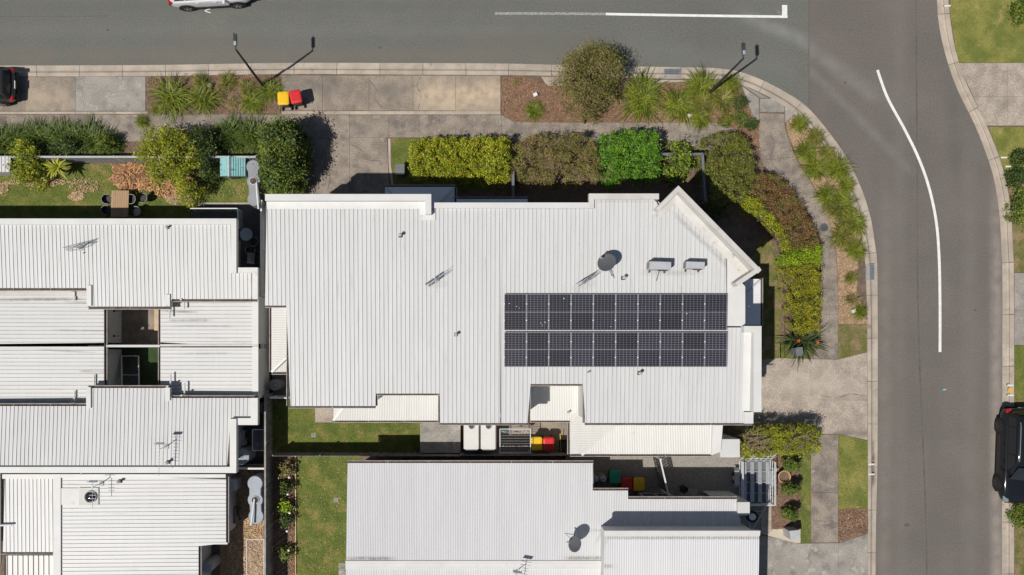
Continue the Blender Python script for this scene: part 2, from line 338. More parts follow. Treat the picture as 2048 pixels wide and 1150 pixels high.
l_green = leafmat('leaf_bright_green', (0.125, 0.27, 0.016), (0.075, 0.19, 0.013), (0.20, 0.36, 0.025))
l_mid = leafmat('leaf_mid_green', (0.155, 0.205, 0.03), (0.09, 0.14, 0.02), (0.27, 0.285, 0.035))
l_dark = leafmat('leaf_dark_green', (0.085, 0.125, 0.026), (0.05, 0.082, 0.019))
l_olive = leafmat('leaf_olive', (0.205, 0.22, 0.028), (0.13, 0.152, 0.022), (0.30, 0.20, 0.085), 1.3, 0.60, 0.74)
l_brown = leafmat('leaf_brown_olive', (0.27, 0.225, 0.072), (0.20, 0.172, 0.052), (0.32, 0.15, 0.062), 1.0, 0.55, 0.72)
l_brownt = leafmat('leaf_khaki', (0.245, 0.205, 0.07), (0.175, 0.152, 0.05), (0.31, 0.25, 0.105), 1.5, 0.55, 0.72)
l_red = leafmat('leaf_reddish', (0.25, 0.125, 0.048), (0.175, 0.12, 0.036), (0.17, 0.175, 0.03), 1.2, 0.46, 0.66)
l_tus = leafmat('blade_green', (0.20, 0.235, 0.022), (0.115, 0.15, 0.015), (0.38, 0.35, 0.05), 3.0, 0.55, 0.72)
l_tus2 = leafmat('blade_olive', (0.225, 0.215, 0.038), (0.14, 0.15, 0.026), (0.45, 0.36, 0.14), 3.0, 0.53, 0.7)
l_strap = leafmat('blade_deep_green', (0.115, 0.165, 0.024), (0.07, 0.112, 0.016), (0.20, 0.245, 0.04), 3.0, 0.55, 0.7)
l_straw = leafmat('blade_straw', (0.36, 0.285, 0.115), (0.24, 0.205, 0.07))
l_flax = leafmat('leaf_flax', (0.07, 0.092, 0.03), (0.045, 0.064, 0.022))
l_cord = leafmat('leaf_cordyline', (0.30, 0.33, 0.03), (0.20, 0.24, 0.025), (0.50, 0.32, 0.03), 3.0, 0.52, 0.66)
l_orange = M('orange_petal', (0.75, 0.16, 0.02), None, rough=0.5)

def streak(mat, p0, p1, wpx, colr, amt, nsc=1.2, z=0.0):
    """soft long stain (dust, tyre polish) on a ground material between two ground points"""
    t = mat.node_tree; N = t.nodes; L = t.links; b = N['Principled BSDF']; src = b.inputs['Base Color'].links[0].from_socket
    a, c = Vector(P(*p0, z)), Vector(P(*p1, z)); d = c - a; ln = d.length; u = d / ln; n = Vector((-u.y, u.x, 0)); w_ = wpx * U
    g = N.new('ShaderNodeNewGeometry'); sb = N.new('ShaderNodeVectorMath'); sb.operation = 'SUBTRACT'; L.new(g.outputs['Position'], sb.inputs[0]); sb.inputs[1].default_value = a
    def dot(v):
        q = N.new('ShaderNodeVectorMath'); q.operation = 'DOT_PRODUCT'; L.new(sb.outputs[0], q.inputs[0]); q.inputs[1].default_value = v; return q.outputs['Value']
    def mr(f, x0, x1, y0, y1):
        r = N.new('ShaderNodeMapRange'); r.interpolation_type = 'SMOOTHSTEP'; r.inputs['From Min'].default_value = x0; r.inputs['From Max'].default_value = x1; r.inputs['To Min'].default_value = y0; r.inputs['To Max'].default_value = y1; L.new(f, r.inputs[0]); return r.outputs[0]
    def mul(x, y):
        m = N.new('ShaderNodeMath'); m.operation = 'MULTIPLY'; L.new(x, m.inputs[0]); (L.new(y, m.inputs[1]) if not isinstance(y, float) else setattr(m.inputs[1], 'default_value', y)); return m.outputs[0]
    ab = N.new('ShaderNodeMath'); ab.operation = 'ABSOLUTE'; L.new(dot(n / w_), ab.inputs[0])
    f = mul(mr(ab.outputs[0], 0.0, 1.0, 1.0, 0.0), mul(mr(dot(u / ln), 0.0, 0.25, 0.0, 1.0), mr(dot(u / ln), 0.75, 1.0, 1.0, 0.0)))
    no = N.new('ShaderNodeTexNoise'); no.inputs['Scale'].default_value = nsc; no.inputs['Detail'].default_value = 5; L.new(g.outputs['Position'], no.inputs['Vector'])
    f = mul(mul(f, mr(no.outputs['Fac'], 0.25, 0.7, 0.35, 1.0)), float(amt))
    x = N.new('ShaderNodeMix'); x.data_type = 'RGBA'; L.new(f, x.inputs[0]); L.new(src, x.inputs[6]); x.inputs[7].default_value = (*colr, 1); L.new(x.outputs[2], b.inputs['Base Color'])
DUST = (0.33, 0.29, 0.25)
streak(m_asph_w, (1460, 20), (1700, 120), 24, (0.30, 0.30, 0.28), 0.45); streak(m_asph_e, (1560, 55), (1790, 220), 26, (0.28, 0.265, 0.245), 0.42); streak(m_asph_e, (1560, 80), (1860, 380), 16, (0.24, 0.225, 0.205), 0.45)
streak(m_asph_e, (1992, 250), (1994, 1500), 20, DUST, 0.75); streak(m_asph_e, (1775, 250), (1764, 1500), 26, (0.24, 0.215, 0.19), 0.5)
streak(m_asph_e, (1800, -300), (1800, 1500), 22, (0.19, 0.172, 0.155), 0.5); streak(m_asph_e, (1940, 150), (1940, 1500), 26, (0.19, 0.172, 0.155), 0.5); streak(m_asph_e, (1905, 150), (1915, 420), 22, (0.115, 0.105, 0.096), 0.5)
streak(m_asph_w, (-300, 112), (1300, 112), 26, (0.175, 0.152, 0.125), 0.75); streak(m_asph_w, (-300, 60), (1300, 62), 22, (0.17, 0.17, 0.153), 0.5); streak(m_asph_w, (800, 85), (1300, 80), 30, (0.15, 0.136, 0.12), 0.6); streak(m_asph_w, (300, 80), (560, 84), 20, (0.155, 0.138, 0.12), 0.6); streak(m_asph_w, (-200, 15), (1300, 12), 18, (0.125, 0.127, 0.116), 0.5); streak(m_asph_w, (1200, 90), (1640, 150), 40, (0.17, 0.172, 0.158), 0.5); streak(m_asph_e, (1870, 420), (1866, 1400), 20, (0.138, 0.124, 0.112), 0.5)

GR = (0.17, 0.155, 0.135)
for p0, p1, w_, am in (((680, 1117), (800, 1117), 6, 0.8), ((1120, 1116), (1225, 1116), 6, 0.85), ((1190, 1090), (1212, 1050), 5, 0.3)): streak(m_roof_c, p0, p1, w_, GR, am, 9.0, 3.5)
streak(m_roof_c, (1150, 1075), (1600, 1075), 5, GR, 0.75, 10.0, 5.0)
for p0, p1, w_, am in (((-60, 600), (190, 597), 5, 0.9), ((120, 604), (215, 606), 4, 0.6), ((320, 622), (400, 624), 4, 0.8), ((325, 641), (430, 640), 4, 0.8), ((330, 652), (480, 652), 3, 0.6), ((90, 660), (230, 662), 3, 0.6), ((60, 698), (200, 706), 3, 0.6), ((340, 708), (470, 706), 3, 0.5), ((150, 742), (215, 744), 4, 0.6)): streak(m_roof_h, p0, p1, w_, GR, am, 3.0, 2.9)
for p0, p1, w_, am in (((1330, 410), (1500, 572), 7, 0.55), ((1300, 440), (1370, 380), 6, 0.5), ((850, 570), (900, 566), 10, 0.25), ((1140, 585), (1200, 560), 12, 0.25), ((1270, 545), (1420, 545), 8, 0.35), ((1170, 402), (1320, 402), 5, 0.4), ((990, 418), (1190, 418), 4, 0.3)): streak(m_roof, p0, p1, w_, (0.24, 0.22, 0.19), am, 7.0, 6.9)
streak(m_kerb, (1746, 870), (1746, 985), 6, (0.10, 0.075, 0.055), 0.9); streak(m_conc_pale, (1640, 872), (1760, 862), 12, (0.16, 0.14, 0.125), 0.8); streak(m_conc_tan, (800, 196), (1090, 190), 52, (0.56, 0.44, 0.31), 1.0, 2.5); streak(m_conc_tan, (40, 200), (150, 195), 34, (0.44, 0.355, 0.26), 0.8, 2.5); streak(m_conc_tan, (560, 175), (700, 170), 30, (0.15, 0.135, 0.12), 0.6, 2.0); streak(m_conc_tan, (690, 200), (860, 165), 22, (0.17, 0.152, 0.135), 0.6, 2.0); streak(m_conc_dark, (610, 350), (780, 240), 40, (0.33, 0.285, 0.235), 0.55, 2.0); streak(m_conc_pale, (1520, 760), (1760, 790), 40, (0.47, 0.40, 0.335), 0.7, 2.0); streak(m_conc_pale, (1660, 795), (1760, 795), 10, (0.21, 0.185, 0.165), 0.6)
# ================================================================== SETTING
def sheet(name, px, z, mat, label=None, kind='structure', parent=None, cat=None):
    pts = [P(x, y, z) for x, y in px]
    if area(pts) < 0: pts = pts[::-1]
    me = bpy.data.meshes.new(name); me.from_pydata(pts, [], [tuple(range(len(pts)))]); me.materials.append(mat); me.update()
    o = link(name, me, parent, world=parent is not None)
    return tag(o, label if parent is None else None, cat, None, kind if parent is None else None)
def slab(parent, px, z=G + 0.004, mat=None, gap=0.003, name='slab', th=0.05):
    p = wpoly(px, z)
    if area(p) < 0: p = p[::-1]
    p = offset(p, gap); b = MB(); b.prism(p, z - th, z, inset=0.003)
    return b.build(name, mat, parent, world=True)
def group_struct(name, label, loc=(0, 0, 0)):
    o = bpy.data.objects.new(name, None); col.objects.link(o); o.location = loc; o.empty_display_size = 0.2
    return tag(o, label, None, None, 'structure')

b = MB(); b.add([(-300, -300, -0.06), (300, -300, -0.06), (300, 300, -0.06), (-300, 300, -0.06)], [(0, 1, 2, 3)])
tag(b.build('ground', m_soil), 'bare soil ground beneath the whole block', None, None, 'structure')
sheet('road', rect(-700, -420, 1618, 760), 0.0, m_asph_w, 'older grey green asphalt street along the top')
sheet('road', rect(1618, -900, 2140, 1900), 0.0, m_asph_e, 'brownish asphalt street running down the right side')
KI = [(-700, 131), (0, 131), (300, 130), (560, 126), (800, 126), (1000, 127), (1130, 130), (1330, 134), (1440, 137), (1500, 150), (1560, 178), (1610, 210), (1650, 254), (1690, 310), (1720, 370), (1740, 430), (1750, 490), (1755, 560), (1755, 900), (1751, 1150), (1750, 1900)]
KO = [(-700, 153), (0, 153), (300, 152), (560, 148), (800, 149), (1000, 150), (1130, 152), (1330, 157), (1430, 158), (1480, 168), (1540, 195), (1586, 226), (1624, 268), (1662, 322), (1692, 380), (1714, 436), (1727, 492), (1732, 560), (1735, 700), (1736, 1150), (1736, 1900)]
RI = [(1868, -900), (1871, -100), (1874, 0), (1878, 50), (1891, 110), (1913, 175), (1946, 242), (1966, 290), (1986, 350), (1998, 420), (2003, 500), (2005, 600), (2004, 1150), (2004, 1900)]
RO = [(1893, -900), (1895, -100), (1898, 0), (1902, 50), (1912, 104), (1932, 165), (1965, 232), (1988, 286), (2008, 345), (2021, 415), (2026, 500), (2028, 600), (2028, 1150), (2028, 1900)]
def kerb(name, label, ki, ko, n, per):
    g = group_struct(name, label)
    a = resample(smooth(ki), n); dn = np.array(resample(smooth(ko), n * 12)); c = [tuple(dn[np.argmin(((dn - np.array(p)) ** 2).sum(1))]) for p in a]
    prof = [(0.0, 0.006), (0.42, 0.012), (0.55, 0.03), (0.63, 0.115), (0.68, 0.128), (1.0, 0.132)]
    for i in range(0, n - 1, per):
        b = MB(); vs = []; fs = []; k = min(per, n - 1 - i)
        for j in range(k + 1):
            p, q = a[i + j], c[i + j]
            sh = 0.0
            if j == 0 or j == k:
                o = (a[i + 1], c[i + 1]) if j == 0 else (a[i + k - 1], c[i + k - 1]); sh = 0.02
                p = (p[0] + (o[0][0] - p[0]) * sh, p[1] + (o[0][1] - p[1]) * sh); q = (q[0] + (o[1][0] - q[0]) * sh, q[1] + (o[1][1] - q[1]) * sh)
            for t, z in prof: vs.append(P(p[0] + (q[0] - p[0]) * t, p[1] + (q[1] - p[1]) * t, z))
            vs.append(P(q[0], q[1], -0.05)); vs.append(P(p[0], p[1], -0.05))
        m = len(prof) + 2
        for j in range(k):
            for t in range(m): fs.append((j * m + t, j * m + (t + 1) % m, (j + 1) * m + (t + 1) % m, (j + 1) * m + t))
        fs += [tuple(range(m - 1, -1, -1)), tuple(range(k * m, k * m + m))]
        b.add(vs, fs); b.build('kerb_stone', m_kerb, g)
    return a, c
ka, kc = kerb('kerb', 'weathered concrete kerb and gutter sweeping round the corner', KI, KO, 190, 4)
ra, rc = kerb('kerb', 'pale concrete kerb and gutter on the far right side', RI, RO, 110, 4)
# land inside the kerbs
def land(name, px, label): sheet(name, px, 0.10, m_soil, label)
lk = resample(smooth(KO), 240); land('terrain', lk + [(-700, 1900)], 'soil under the house gardens')
rk = resample(smooth(RO), 160); land('terrain', rk + [(2700, 1900), (2700, -900)], 'soil under the right hand gardens')
# road joints and paint
def ribbon(name, pts, wpx, z, mat, label, jitter=0.0):
    pts = smooth(pts, 10); L = []; R = []
    for i, p in enumerate(pts):
        q = pts[min(i + 1, len(pts) - 1)]; o = pts[max(i - 1, 0)]; d = np.array(q) - np.array(o); d /= np.hypot(*d); n = np.array((-d[1], d[0])) * wpx / 2 * (1 + jitter * random.uniform(-1, 1))
        L.append(P(*(np.array(p) + n), z)); R.append(P(*(np.array(p) - n), z))
    b = MB(); n = len(L); b.add(L + R, [(i, i + 1, n + i + 1, n + i) for i in range(n - 1)])
    return tag(b.build(name, mat), label, None, None, 'structure')
ribbon('road_seam', [(1831, -200), (1832, 0), (1834, 300), (1836, 600), (1842, 800), (1852, 1050), (1856, 1400)], 2.4, 0.004, m_seam, 'dark seam down the right hand street', 0.6)
ribbon('road_seam', [(1617, -300), (1618, 0), (1618, 210)], 1.6, 0.005, m_seam, 'straight joint between the two asphalts', 0.3)
ribbon('road_seam', [(-200, 33), (0, 33), (215, 32)], 1.4, 0.004, m_seam, 'thin dark seam along the older street', 0.7)
ribbon('road_marking', [(1755, 140), (1775, 195), (1810, 260), (1838, 318), (1858, 375), (1872, 440), (1878, 510), (1880, 600), (1880, 704)], 5.5, 0.006, m_paint, 'long curved white centre line on the right hand street')
ribbon('road_marking', [(1212, 28), (1390, 31), (1575, 33.5)], 5.0, 0.006, m_paint, 'bright white lane line along the upper street')
ribbon('road_marking', [(990, 27), (1100, 27), (1212, 28)], 5.0, 0.006, m_paint_worn, 'worn grey stretch of the upper lane line')
sheet('road_marking', rect(1564, 10, 1574.5, 31), 0.006, m_paint, 'short white bar closing the lane line')
ribbon('road_marking', [(421, 17.5), (410, 21.5), (421, 25.5)], 1.6, 0.006, m_paint, 'small white chevron painted beside the white car')
ribbon('road_marking', [(1555, 29), (1557, 21), (1561, 29)], 0.9, 0.007, m_paint_worn, 'tiny faint arrowhead beside the lane line end')
sheet('road_marking', rect(2016, 776, 2026, 785), 0.14, m_yellow, 'yellow square painted on the far kerb')

# concrete slabs
def slabs(name, label, polys, mat, joint=m_seam):
    g = group_struct(name, label)
    for p in polys: slab(g, p, mat=mat)
    return g
slabs('driveway', 'pale stained driveway slabs under the dark parked car', [rect(-260, 154, -60, 222), rect(-60, 154, 50, 222), rect(50, 154, 151, 222)], m_conc_tan)
slabs('driveway', 'mottled grey driveway slab beside the left mulch bed', [rect(151, 153, 291, 222)], m_conc_grey)
slabs('driveway_edge', 'thin concrete strip behind the left driveway', [rect(-260, 223, 20, 228), rect(20, 223, 151, 228), rect(151, 223, 295, 228)], m_kerb)
slabs('footpath', 'grey footpath along the left front hedge', [rect(x, 229, min(x + 118, 530), 283) for x in range(-296, 530, 118)], m_conc_dark)
slabs('driveway', 'wide stained driveway slabs between two mulch beds', [rect(563, 151, 645, 221), rect(645, 151, 738, 221), rect(738, 151, 826, 221), rect(826, 151, 911, 221), rect(911, 151, 1001, 222)], m_conc_tan)
slabs('driveway_edge', 'thin concrete strip behind the wide driveway', [rect(563, 222, 700, 229), rect(700, 222, 850, 229), rect(850, 222, 1001, 229)], m_kerb)
slabs('driveway', 'worn garage driveway beside the dark round tree', [rect(530, 230, 699, 277), rect(699, 230, 778, 275), rect(530, 277, 699, 440), [(699, 275), (774, 275), (776, 330), (784, 440), (699, 440)]], m_conc_dark)
slabs('garden_edging', 'pale mortar edging along the garage driveway', [[(776, 277), (781, 277), (782, 330), (792, 400), (786, 400), (777, 330)]], m_kerb)
slabs('footpath', 'grey footpath passing the clipped front hedges', [rect(778, 230, 838, 275), rect(838, 230, 922, 275), rect(922, 230, 1003, 276), [(1003, 230), (1028, 244), (1120, 245), (1120, 283), (1003, 283)], rect(1120, 245, 1240, 283), rect(1240, 245, 1360, 283), [(1360, 245), (1450, 245), (1470, 262), (1470, 300), (1360, 300)]], m_conc_dark)
PL = smooth([(1519, 226), (1519, 290), (1530, 335), (1566, 356), (1604, 405), (1630, 455), (1641, 505), (1642, 600), (1642, 662), (1640, 690), (1622, 717)], 8)
PR = smooth([(1569, 228), (1572, 262), (1595, 322), (1622, 365), (1645, 412), (1662, 455), (1671, 500), (1675, 560), (1676, 620), (1676, 690), (1676, 718)], 8)
def path_slabs(name, label, L, R, n, cuts, mat):
    g = group_struct(name, label); a = resample(L, n); c = resample(R, n)
    for i, j in zip(cuts[:-1], cuts[1:]): slab(g, a[i:j + 1] + c[i:j + 1][::-1], mat=mat)
path_slabs('footpath', 'curved grey footpath between red hedge and kerb planting', PL, PR, 41, [0, 7, 14, 21, 27, 33, 40], m_conc_dark)
slabs('kerb_ramp', 'pale concrete pram ramp at the street corner', [[(1484, 172), (1518, 196), (1518, 246), (1506, 232)], rect(1520, 197, 1568, 224), [(1486, 170), (1538, 196), (1520, 195.5)], [(1569, 210), (1588, 228), (1571, 246)]], m_conc_grey)
slabs('kerb_apron', 'patchy concrete apron behind the drain lintel', [[(1082, 153), (1128, 154), (1128, 172), (1098, 172), (1090, 166)], [(1270, 159), (1440, 161), (1380, 163), (1300, 166)]], m_conc_pale)
slabs('driveway', 'broad mottled driveway of the corner house', [[(1470, 724), (1560, 716), (1622, 718), (1622, 868), (1470, 868)], [(1622, 718), (1677, 719), (1735, 704), (1735, 800), (1622, 800)], [(1622, 800), (1735, 800), (1735, 880), (1677, 868), (1622, 868)]], m_conc_pale)
slabs('footpath', 'straight grey footpath beside the lower right lawn', [rect(1622, 869, 1676, 985), rect(1622, 985, 1676, 1042), rect(1622, 1042, 1676, 1085)], m_conc_dark)
slabs('driveway', 'pale grey driveway at the bottom right', [[(1400, 1060), (1535, 1072), (1598, 1087), (1677, 1086), (1677, 1250), (1400, 1250)], [(1677, 1086), (1736, 1067), (1736, 1250), (1677, 1250)]], m_conc_grey)
slabs('garden_edging', 'pale concrete margin between trailer and mulch bed', [[(1521, 920), (1543, 920), (1543, 1062), (1535, 1071), (1521, 1068)]], m_conc_pale)
slabs('alley_paving', 'exposed aggregate alley between the two houses', [rect(1130, 905, 1330, 1080), rect(1330, 905, 1520, 1080)], m_aggr)
slabs('driveway', 'pale exposed aggregate driveway on the far right', [[(1916, 126), (2015, 126), (2015, 193), (1947, 193)], [(2015, 126), (2160, 126), (2160, 193), (2015, 193)], [(1947, 193), (2015, 193), (2015, 251), (1974, 251)], rect(2015, 193, 2160, 251)], m_conc_pale)
slabs('driveway', 'grey concrete crossing on the right edge', [rect(2029, 546, 2160, 620), rect(2029, 620, 2160, 690)], m_conc_grey)
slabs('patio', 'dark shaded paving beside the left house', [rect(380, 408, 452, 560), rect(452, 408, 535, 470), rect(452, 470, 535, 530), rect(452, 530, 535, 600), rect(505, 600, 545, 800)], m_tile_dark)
slabs('patio_edge', 'pale concrete edge where the lawn meets the patio', [rect(396, 405, 450, 408.4), rect(450, 405, 500, 408.4)], m_kerb)
slabs('courtyard_floor', 'tan concrete of the small rear courtyard', [rect(1003, 840, 1065, 910), rect(1065, 840, 1145, 910), rect(925, 840, 1003, 910)], m_conc_tan)
slabs('patio', 'small pale slab by the rear lawn', [rect(630, 800, 668, 845)], m_conc_pale)
slabs('patio', 'concrete slab corner at the bottom of the long lawn', [rect(677, 1126, 720, 1200)], m_conc_grey)
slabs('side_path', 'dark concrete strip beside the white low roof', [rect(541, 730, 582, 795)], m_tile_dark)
slabs('courtyard_floor', 'dirty concrete of the upper light well', [rect(200, 600, 262, 691), rect(262, 600, 330, 691)], m_conc_dark)
# beds and lawns
def bed(name, px, mat, label, z=0.112): return sheet(name, px, z, mat, label)
BED1 = [(295, 154), (558, 149), (561, 226), (295, 227)]
BED2 = [(1005, 155), (1045, 154), (1075, 160), (1095, 174), (1130, 174), (1300, 168), (1400, 163), (1476, 171), (1504, 225), (1519, 250), (1519, 300), (1470, 300), (1470, 262), (1450, 245), (1030, 243), (1005, 230)]
BED3 = [(1572, 248), (1587, 230), (1624, 272), (1662, 325), (1692, 384), (1714, 440), (1726, 492), (1716, 520), (1712, 592), (1732, 622), (1734, 648), (1677, 648), (1676, 560), (1672, 498), (1662, 452), (1645, 408), (1622, 361), (1596, 318), (1574, 262)]
BED4 = [(1543, 905), (1601, 905), (1601, 1058), (1545, 1058)]
BED5 = [(1677, 1018), (1735, 1016), (1735, 1064), (1677, 1084)]
bed('mulch_bed', BED1, m_mulch_g, 'brown mulch bed under the left street light')
bed('mulch_bed', BED2, m_mulch, 'reddish mulch bed under the right street light')
bed('mulch_bed', BED3, m_mulch_tan, 'tan mulch strip along the curved kerb')
bed('mulch_bed', BED4, m_mulch_g, 'dark mulch bed with three round shrubs')
bed('mulch_bed', BED5, m_mulch_g, 'bare mulch triangle at the lower right verge')
bed('mulch_bed', rect(545, 905, 592, 1250), m_mulch_g, 'narrow mulch strip along the timber fence')
bed('pebble_strip', [(1535, 1071), (1545, 1058), (1601, 1058), (1601, 1086), (1590, 1086)], m_pebble, 'cream pebble strip around the mulch bed', 0.116)
bed('garden_soil', [(-300, 284), (530, 284), (530, 330), (-300, 330)], m_mulch_g, 'shaded soil under the left front hedge', 0.111)
bed('garden_soil', [(1003, 284), (1470, 300), (1519, 300), (1560, 356), (1600, 405), (1640, 500), (1642, 715), (1560, 716), (1562, 600), (1540, 470), (1420, 400), (1003, 440)], m_mulch_g, 'soil under the clipped front hedges', 0.111)
bed('straw_ground', rect(440, 930, 535, 1250), m_straw, 'orange brown straw ground of the narrow side yard', 0.113)
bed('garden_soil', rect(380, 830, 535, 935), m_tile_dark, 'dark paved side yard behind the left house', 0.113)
bed('garden_soil', rect(545, 906, 1200, 925), m_soil, 'dark strip of soil between fence and lower house', 0.1125)
LAWNS = {
 'a': (rect(-300, 330, 506, 405), m_lawn, 'green front lawn of the left house', 1.0),
 'a2': (rect(-300, 405, 380, 470), m_lawn, 'shaded lawn strip below the left house wall', 0.6),
 'b': ([(783, 277), (1003, 277), (1003, 380), (792, 380), (784, 335)], m_lawn, 'small lawn beside the yellow hedge', 1.0),
 'c': ([(545, 795), (630, 795), (630, 845), (842, 845), (842, 906), (545, 906)], m_lawn, 'rear lawn behind the middle house', 1.0),
 'd': (rect(592, 913, 720, 1250), m_lawn, 'long lawn beside the timber fence', 1.0),
 'e': ([(1677, 650), (1735, 650), (1735, 703), (1677, 718)], m_lawn_dry, 'patchy little lawn above the corner driveway', 1.0),
 'f': ([(1677, 869), (1735, 881), (1735, 1016), (1677, 1018)], m_lawn_e, 'sunny verge lawn right of the footpath', 1.0),
 'g': (rect(1601, 905, 1621.5, 1086), m_lawn, 'narrow lawn strip left of the footpath', 1.0),
 'h': ([(1898, -200), (1901, 30), (1913, 108), (1917, 125), (2160, 125), (2160, -200)], m_lawn_e, 'broad sunny lawn at the top right', 0.6),
 'i': ([(1978, 254), (2160, 254), (2160, 345), (2010, 345), (1992, 295)], m_lawn_e, 'lawn below the far right driveway', 0.8),
 'j': ([(1525, 470), (1545, 480), (1562, 560), (1562, 716), (1500, 725), (1480, 560)], m_lawn_dry, 'dry patchy lawn beside the corner house', 1.0),
 'k': ([(2011, 345), (2160, 345), (2160, 545), (2028, 545), (2024, 420)], m_lawn_dry, 'dry verge with shrubs on the right edge', 0.8),
 'l': (rect(2029, 691, 2160, 800), m_lawn, 'grass verge above the black car', 0.8),
 'm': (rect(2029, 800, 2160, 1250), m_lawn_dry, 'patchy grass verge beside the black car', 0.8),
 'n': (rect(212, 692, 322, 780), m_turf, 'dark artificial grass of the lower light well', 0.0),
 'o': (rect(1560, 685, 1622, 716), m_lawn, 'small grass patch under the dark flax', 1.0),
}
tv, tf = [], []
def tufts(name, poly, n, mat, label, h=(0.02, 0.05), w=(0.008, 0.016), cat='grass', z=0.117):
    p = sample_poly(poly, n); az = rng.random(n) * 6.283; hh = h[0] + rng.random(n) * (h[1] - h[0]); ww = w[0] + rng.random(n) * (w[1] - w[0]); la = rng.random(n) * 6.283; ll = hh * (0.2 + rng.random(n) * 0.9)
    V = np.zeros((n, 3, 3)); V[:, 0, 0] = p[:, 0] - np.cos(az) * ww; V[:, 0, 1] = p[:, 1] - np.sin(az) * ww; V[:, 1, 0] = p[:, 0] + np.cos(az) * ww; V[:, 1, 1] = p[:, 1] + np.sin(az) * ww
    V[:, 2, 0] = p[:, 0] + np.cos(la) * ll; V[:, 2, 1] = p[:, 1] + np.sin(la) * ll; V[:, :2, 2] = z; V[:, 2, 2] = z + hh
    o = link(name, np_mesh(name, V.reshape(-1, 3), np.arange(n * 3).reshape(-1, 3), mat)); return tag(o, label, cat, None, 'stuff')
for k, (px, m, lab, dens) in LAWNS.items():
    bed('lawn', px, m, lab, 0.1145 if k not in 'jko' else 0.1155)
    if dens:
        poly = wpoly(px, 0.115); lo = np.array(poly).min(0); hi = np.array(poly).max(0); vis = [max(min(q, c2), c1) for q, c1, c2 in ((lo[0], -25, 31), (hi[0], -25, 31))]
        vp = [(max(-25.5, min(31.5, x)), max(-13, min(19.5, y))) for x, y in poly]; A = abs(area(vp))
        if A > 0.2: tufts('grass_tufts', vp, int(min(16000, A * 420 * dens)), m_blade, 'short grass blades of the ' + lab, cat='grass')
def chips(name, px, n, mat, label, s=(0.03, 0.09), z=0.114, zh=0.03):
    poly = wpoly(px, z); p = sample_poly(poly, n); a = rng.random(n) * 6.283; L = s[0] + rng.random(n) * (s[1] - s[0]); Wd = L * (0.18 + 0.25 * rng.random(n)); dz = rng.random(n) * zh; tl = (rng.random(n) - 0.5) * 0.5
    dx, dy = np.cos(a), np.sin(a); V = np.zeros((n, 4, 3))
    for i, (s1, s2) in enumerate(((-1, -1), (1, -1), (1, 1), (-1, 1))):
        V[:, i, 0] = p[:, 0] + dx * L / 2 * s1 - dy * Wd / 2 * s2; V[:, i, 1] = p[:, 1] + dy * L / 2 * s1 + dx * Wd / 2 * s2; V[:, i, 2] = z + 0.006 + dz + s1 * tl * L / 2 + 0.25 * L
    V[:, :, 2] = np.maximum(V[:, :, 2], z + 0.002)
    o = link(name, np_mesh(name, V.reshape(-1, 3), np.arange(n * 4).reshape(-1, 4), mat)); return tag(o, label, 'mulch', None, 'stuff')
chips('mulch_chips', BED1, 5000, m_chip, 'loose bark chips on the left mulch bed')
chips('mulch_chips', BED2, 9000, m_chip, 'loose bark chips on the right mulch bed')
chips('mulch_chips', BED3, 8000, m_chip_tan, 'dry leaf litter along the curved kerb')
chips('mulch_chips', BED4, 2600, m_chip, 'bark chips around the three round shrubs')
chips('mulch_chips', BED5, 1500, m_chip, 'bark chips on the bare verge triangle')
chips('mulch_chips', rect(574, 906, 592, 1150), 1800, m_chip, 'bark chips along the timber fence')
chips('straw_litter', rect(455, 930, 530, 1150), 4500, m_chip_tan, 'straw lying in the narrow side yard', (0.05, 0.16))
def blob(cx, cy, rx, ry, n=14, j=0.25): return [(cx + rx * math.cos(2 * math.pi * i / n) * (1 + random.uniform(-j, j)), cy + ry * math.sin(2 * math.pi * i / n) * (1 + random.uniform(-j, j))) for i in range(n)]
for q, (lab, px, n, mt) in enumerate([('pale mulch mound on the lawn left of the table', blob(155, 393, 16, 9), 380, m_chip_tan), ('dead fronds heaped behind the wooden table', blob(262, 350, 40, 26), 2200, m_chip_dead), ('mulch ring under the yellow green tree', blob(358, 396, 26, 14), 900, m_chip_tan), ('scattered litter near the cordyline', blob(168, 370, 30, 16), 260, m_chip_tan), ('mulch patch at the left edge of the lawn', blob(2, 376, 16, 12), 260, m_chip_tan), ('litter under the yellow shrub', blob(75, 365, 60, 8), 700, m_chip_tan), ('litter below the teal cubby house', blob(470, 380, 32, 18), 40, m_chip_tan), ('dead leaves under the big yellow tree', blob(335, 365, 60, 24), 700, m_chip_dead)]):
    chips('leaf_litter', px, n, mt, lab, (0.05, 0.22) if mt is m_chip_dead else (0.04, 0.12), 0.118, 0.10 if mt is m_chip_dead else 0.04)
chips('leaf_litter', rect(595, 915, 690, 1150), 130, m_chip_tan, 'fallen leaves scattered on the long lawn', (0.04, 0.09), 0.13, 0.02)

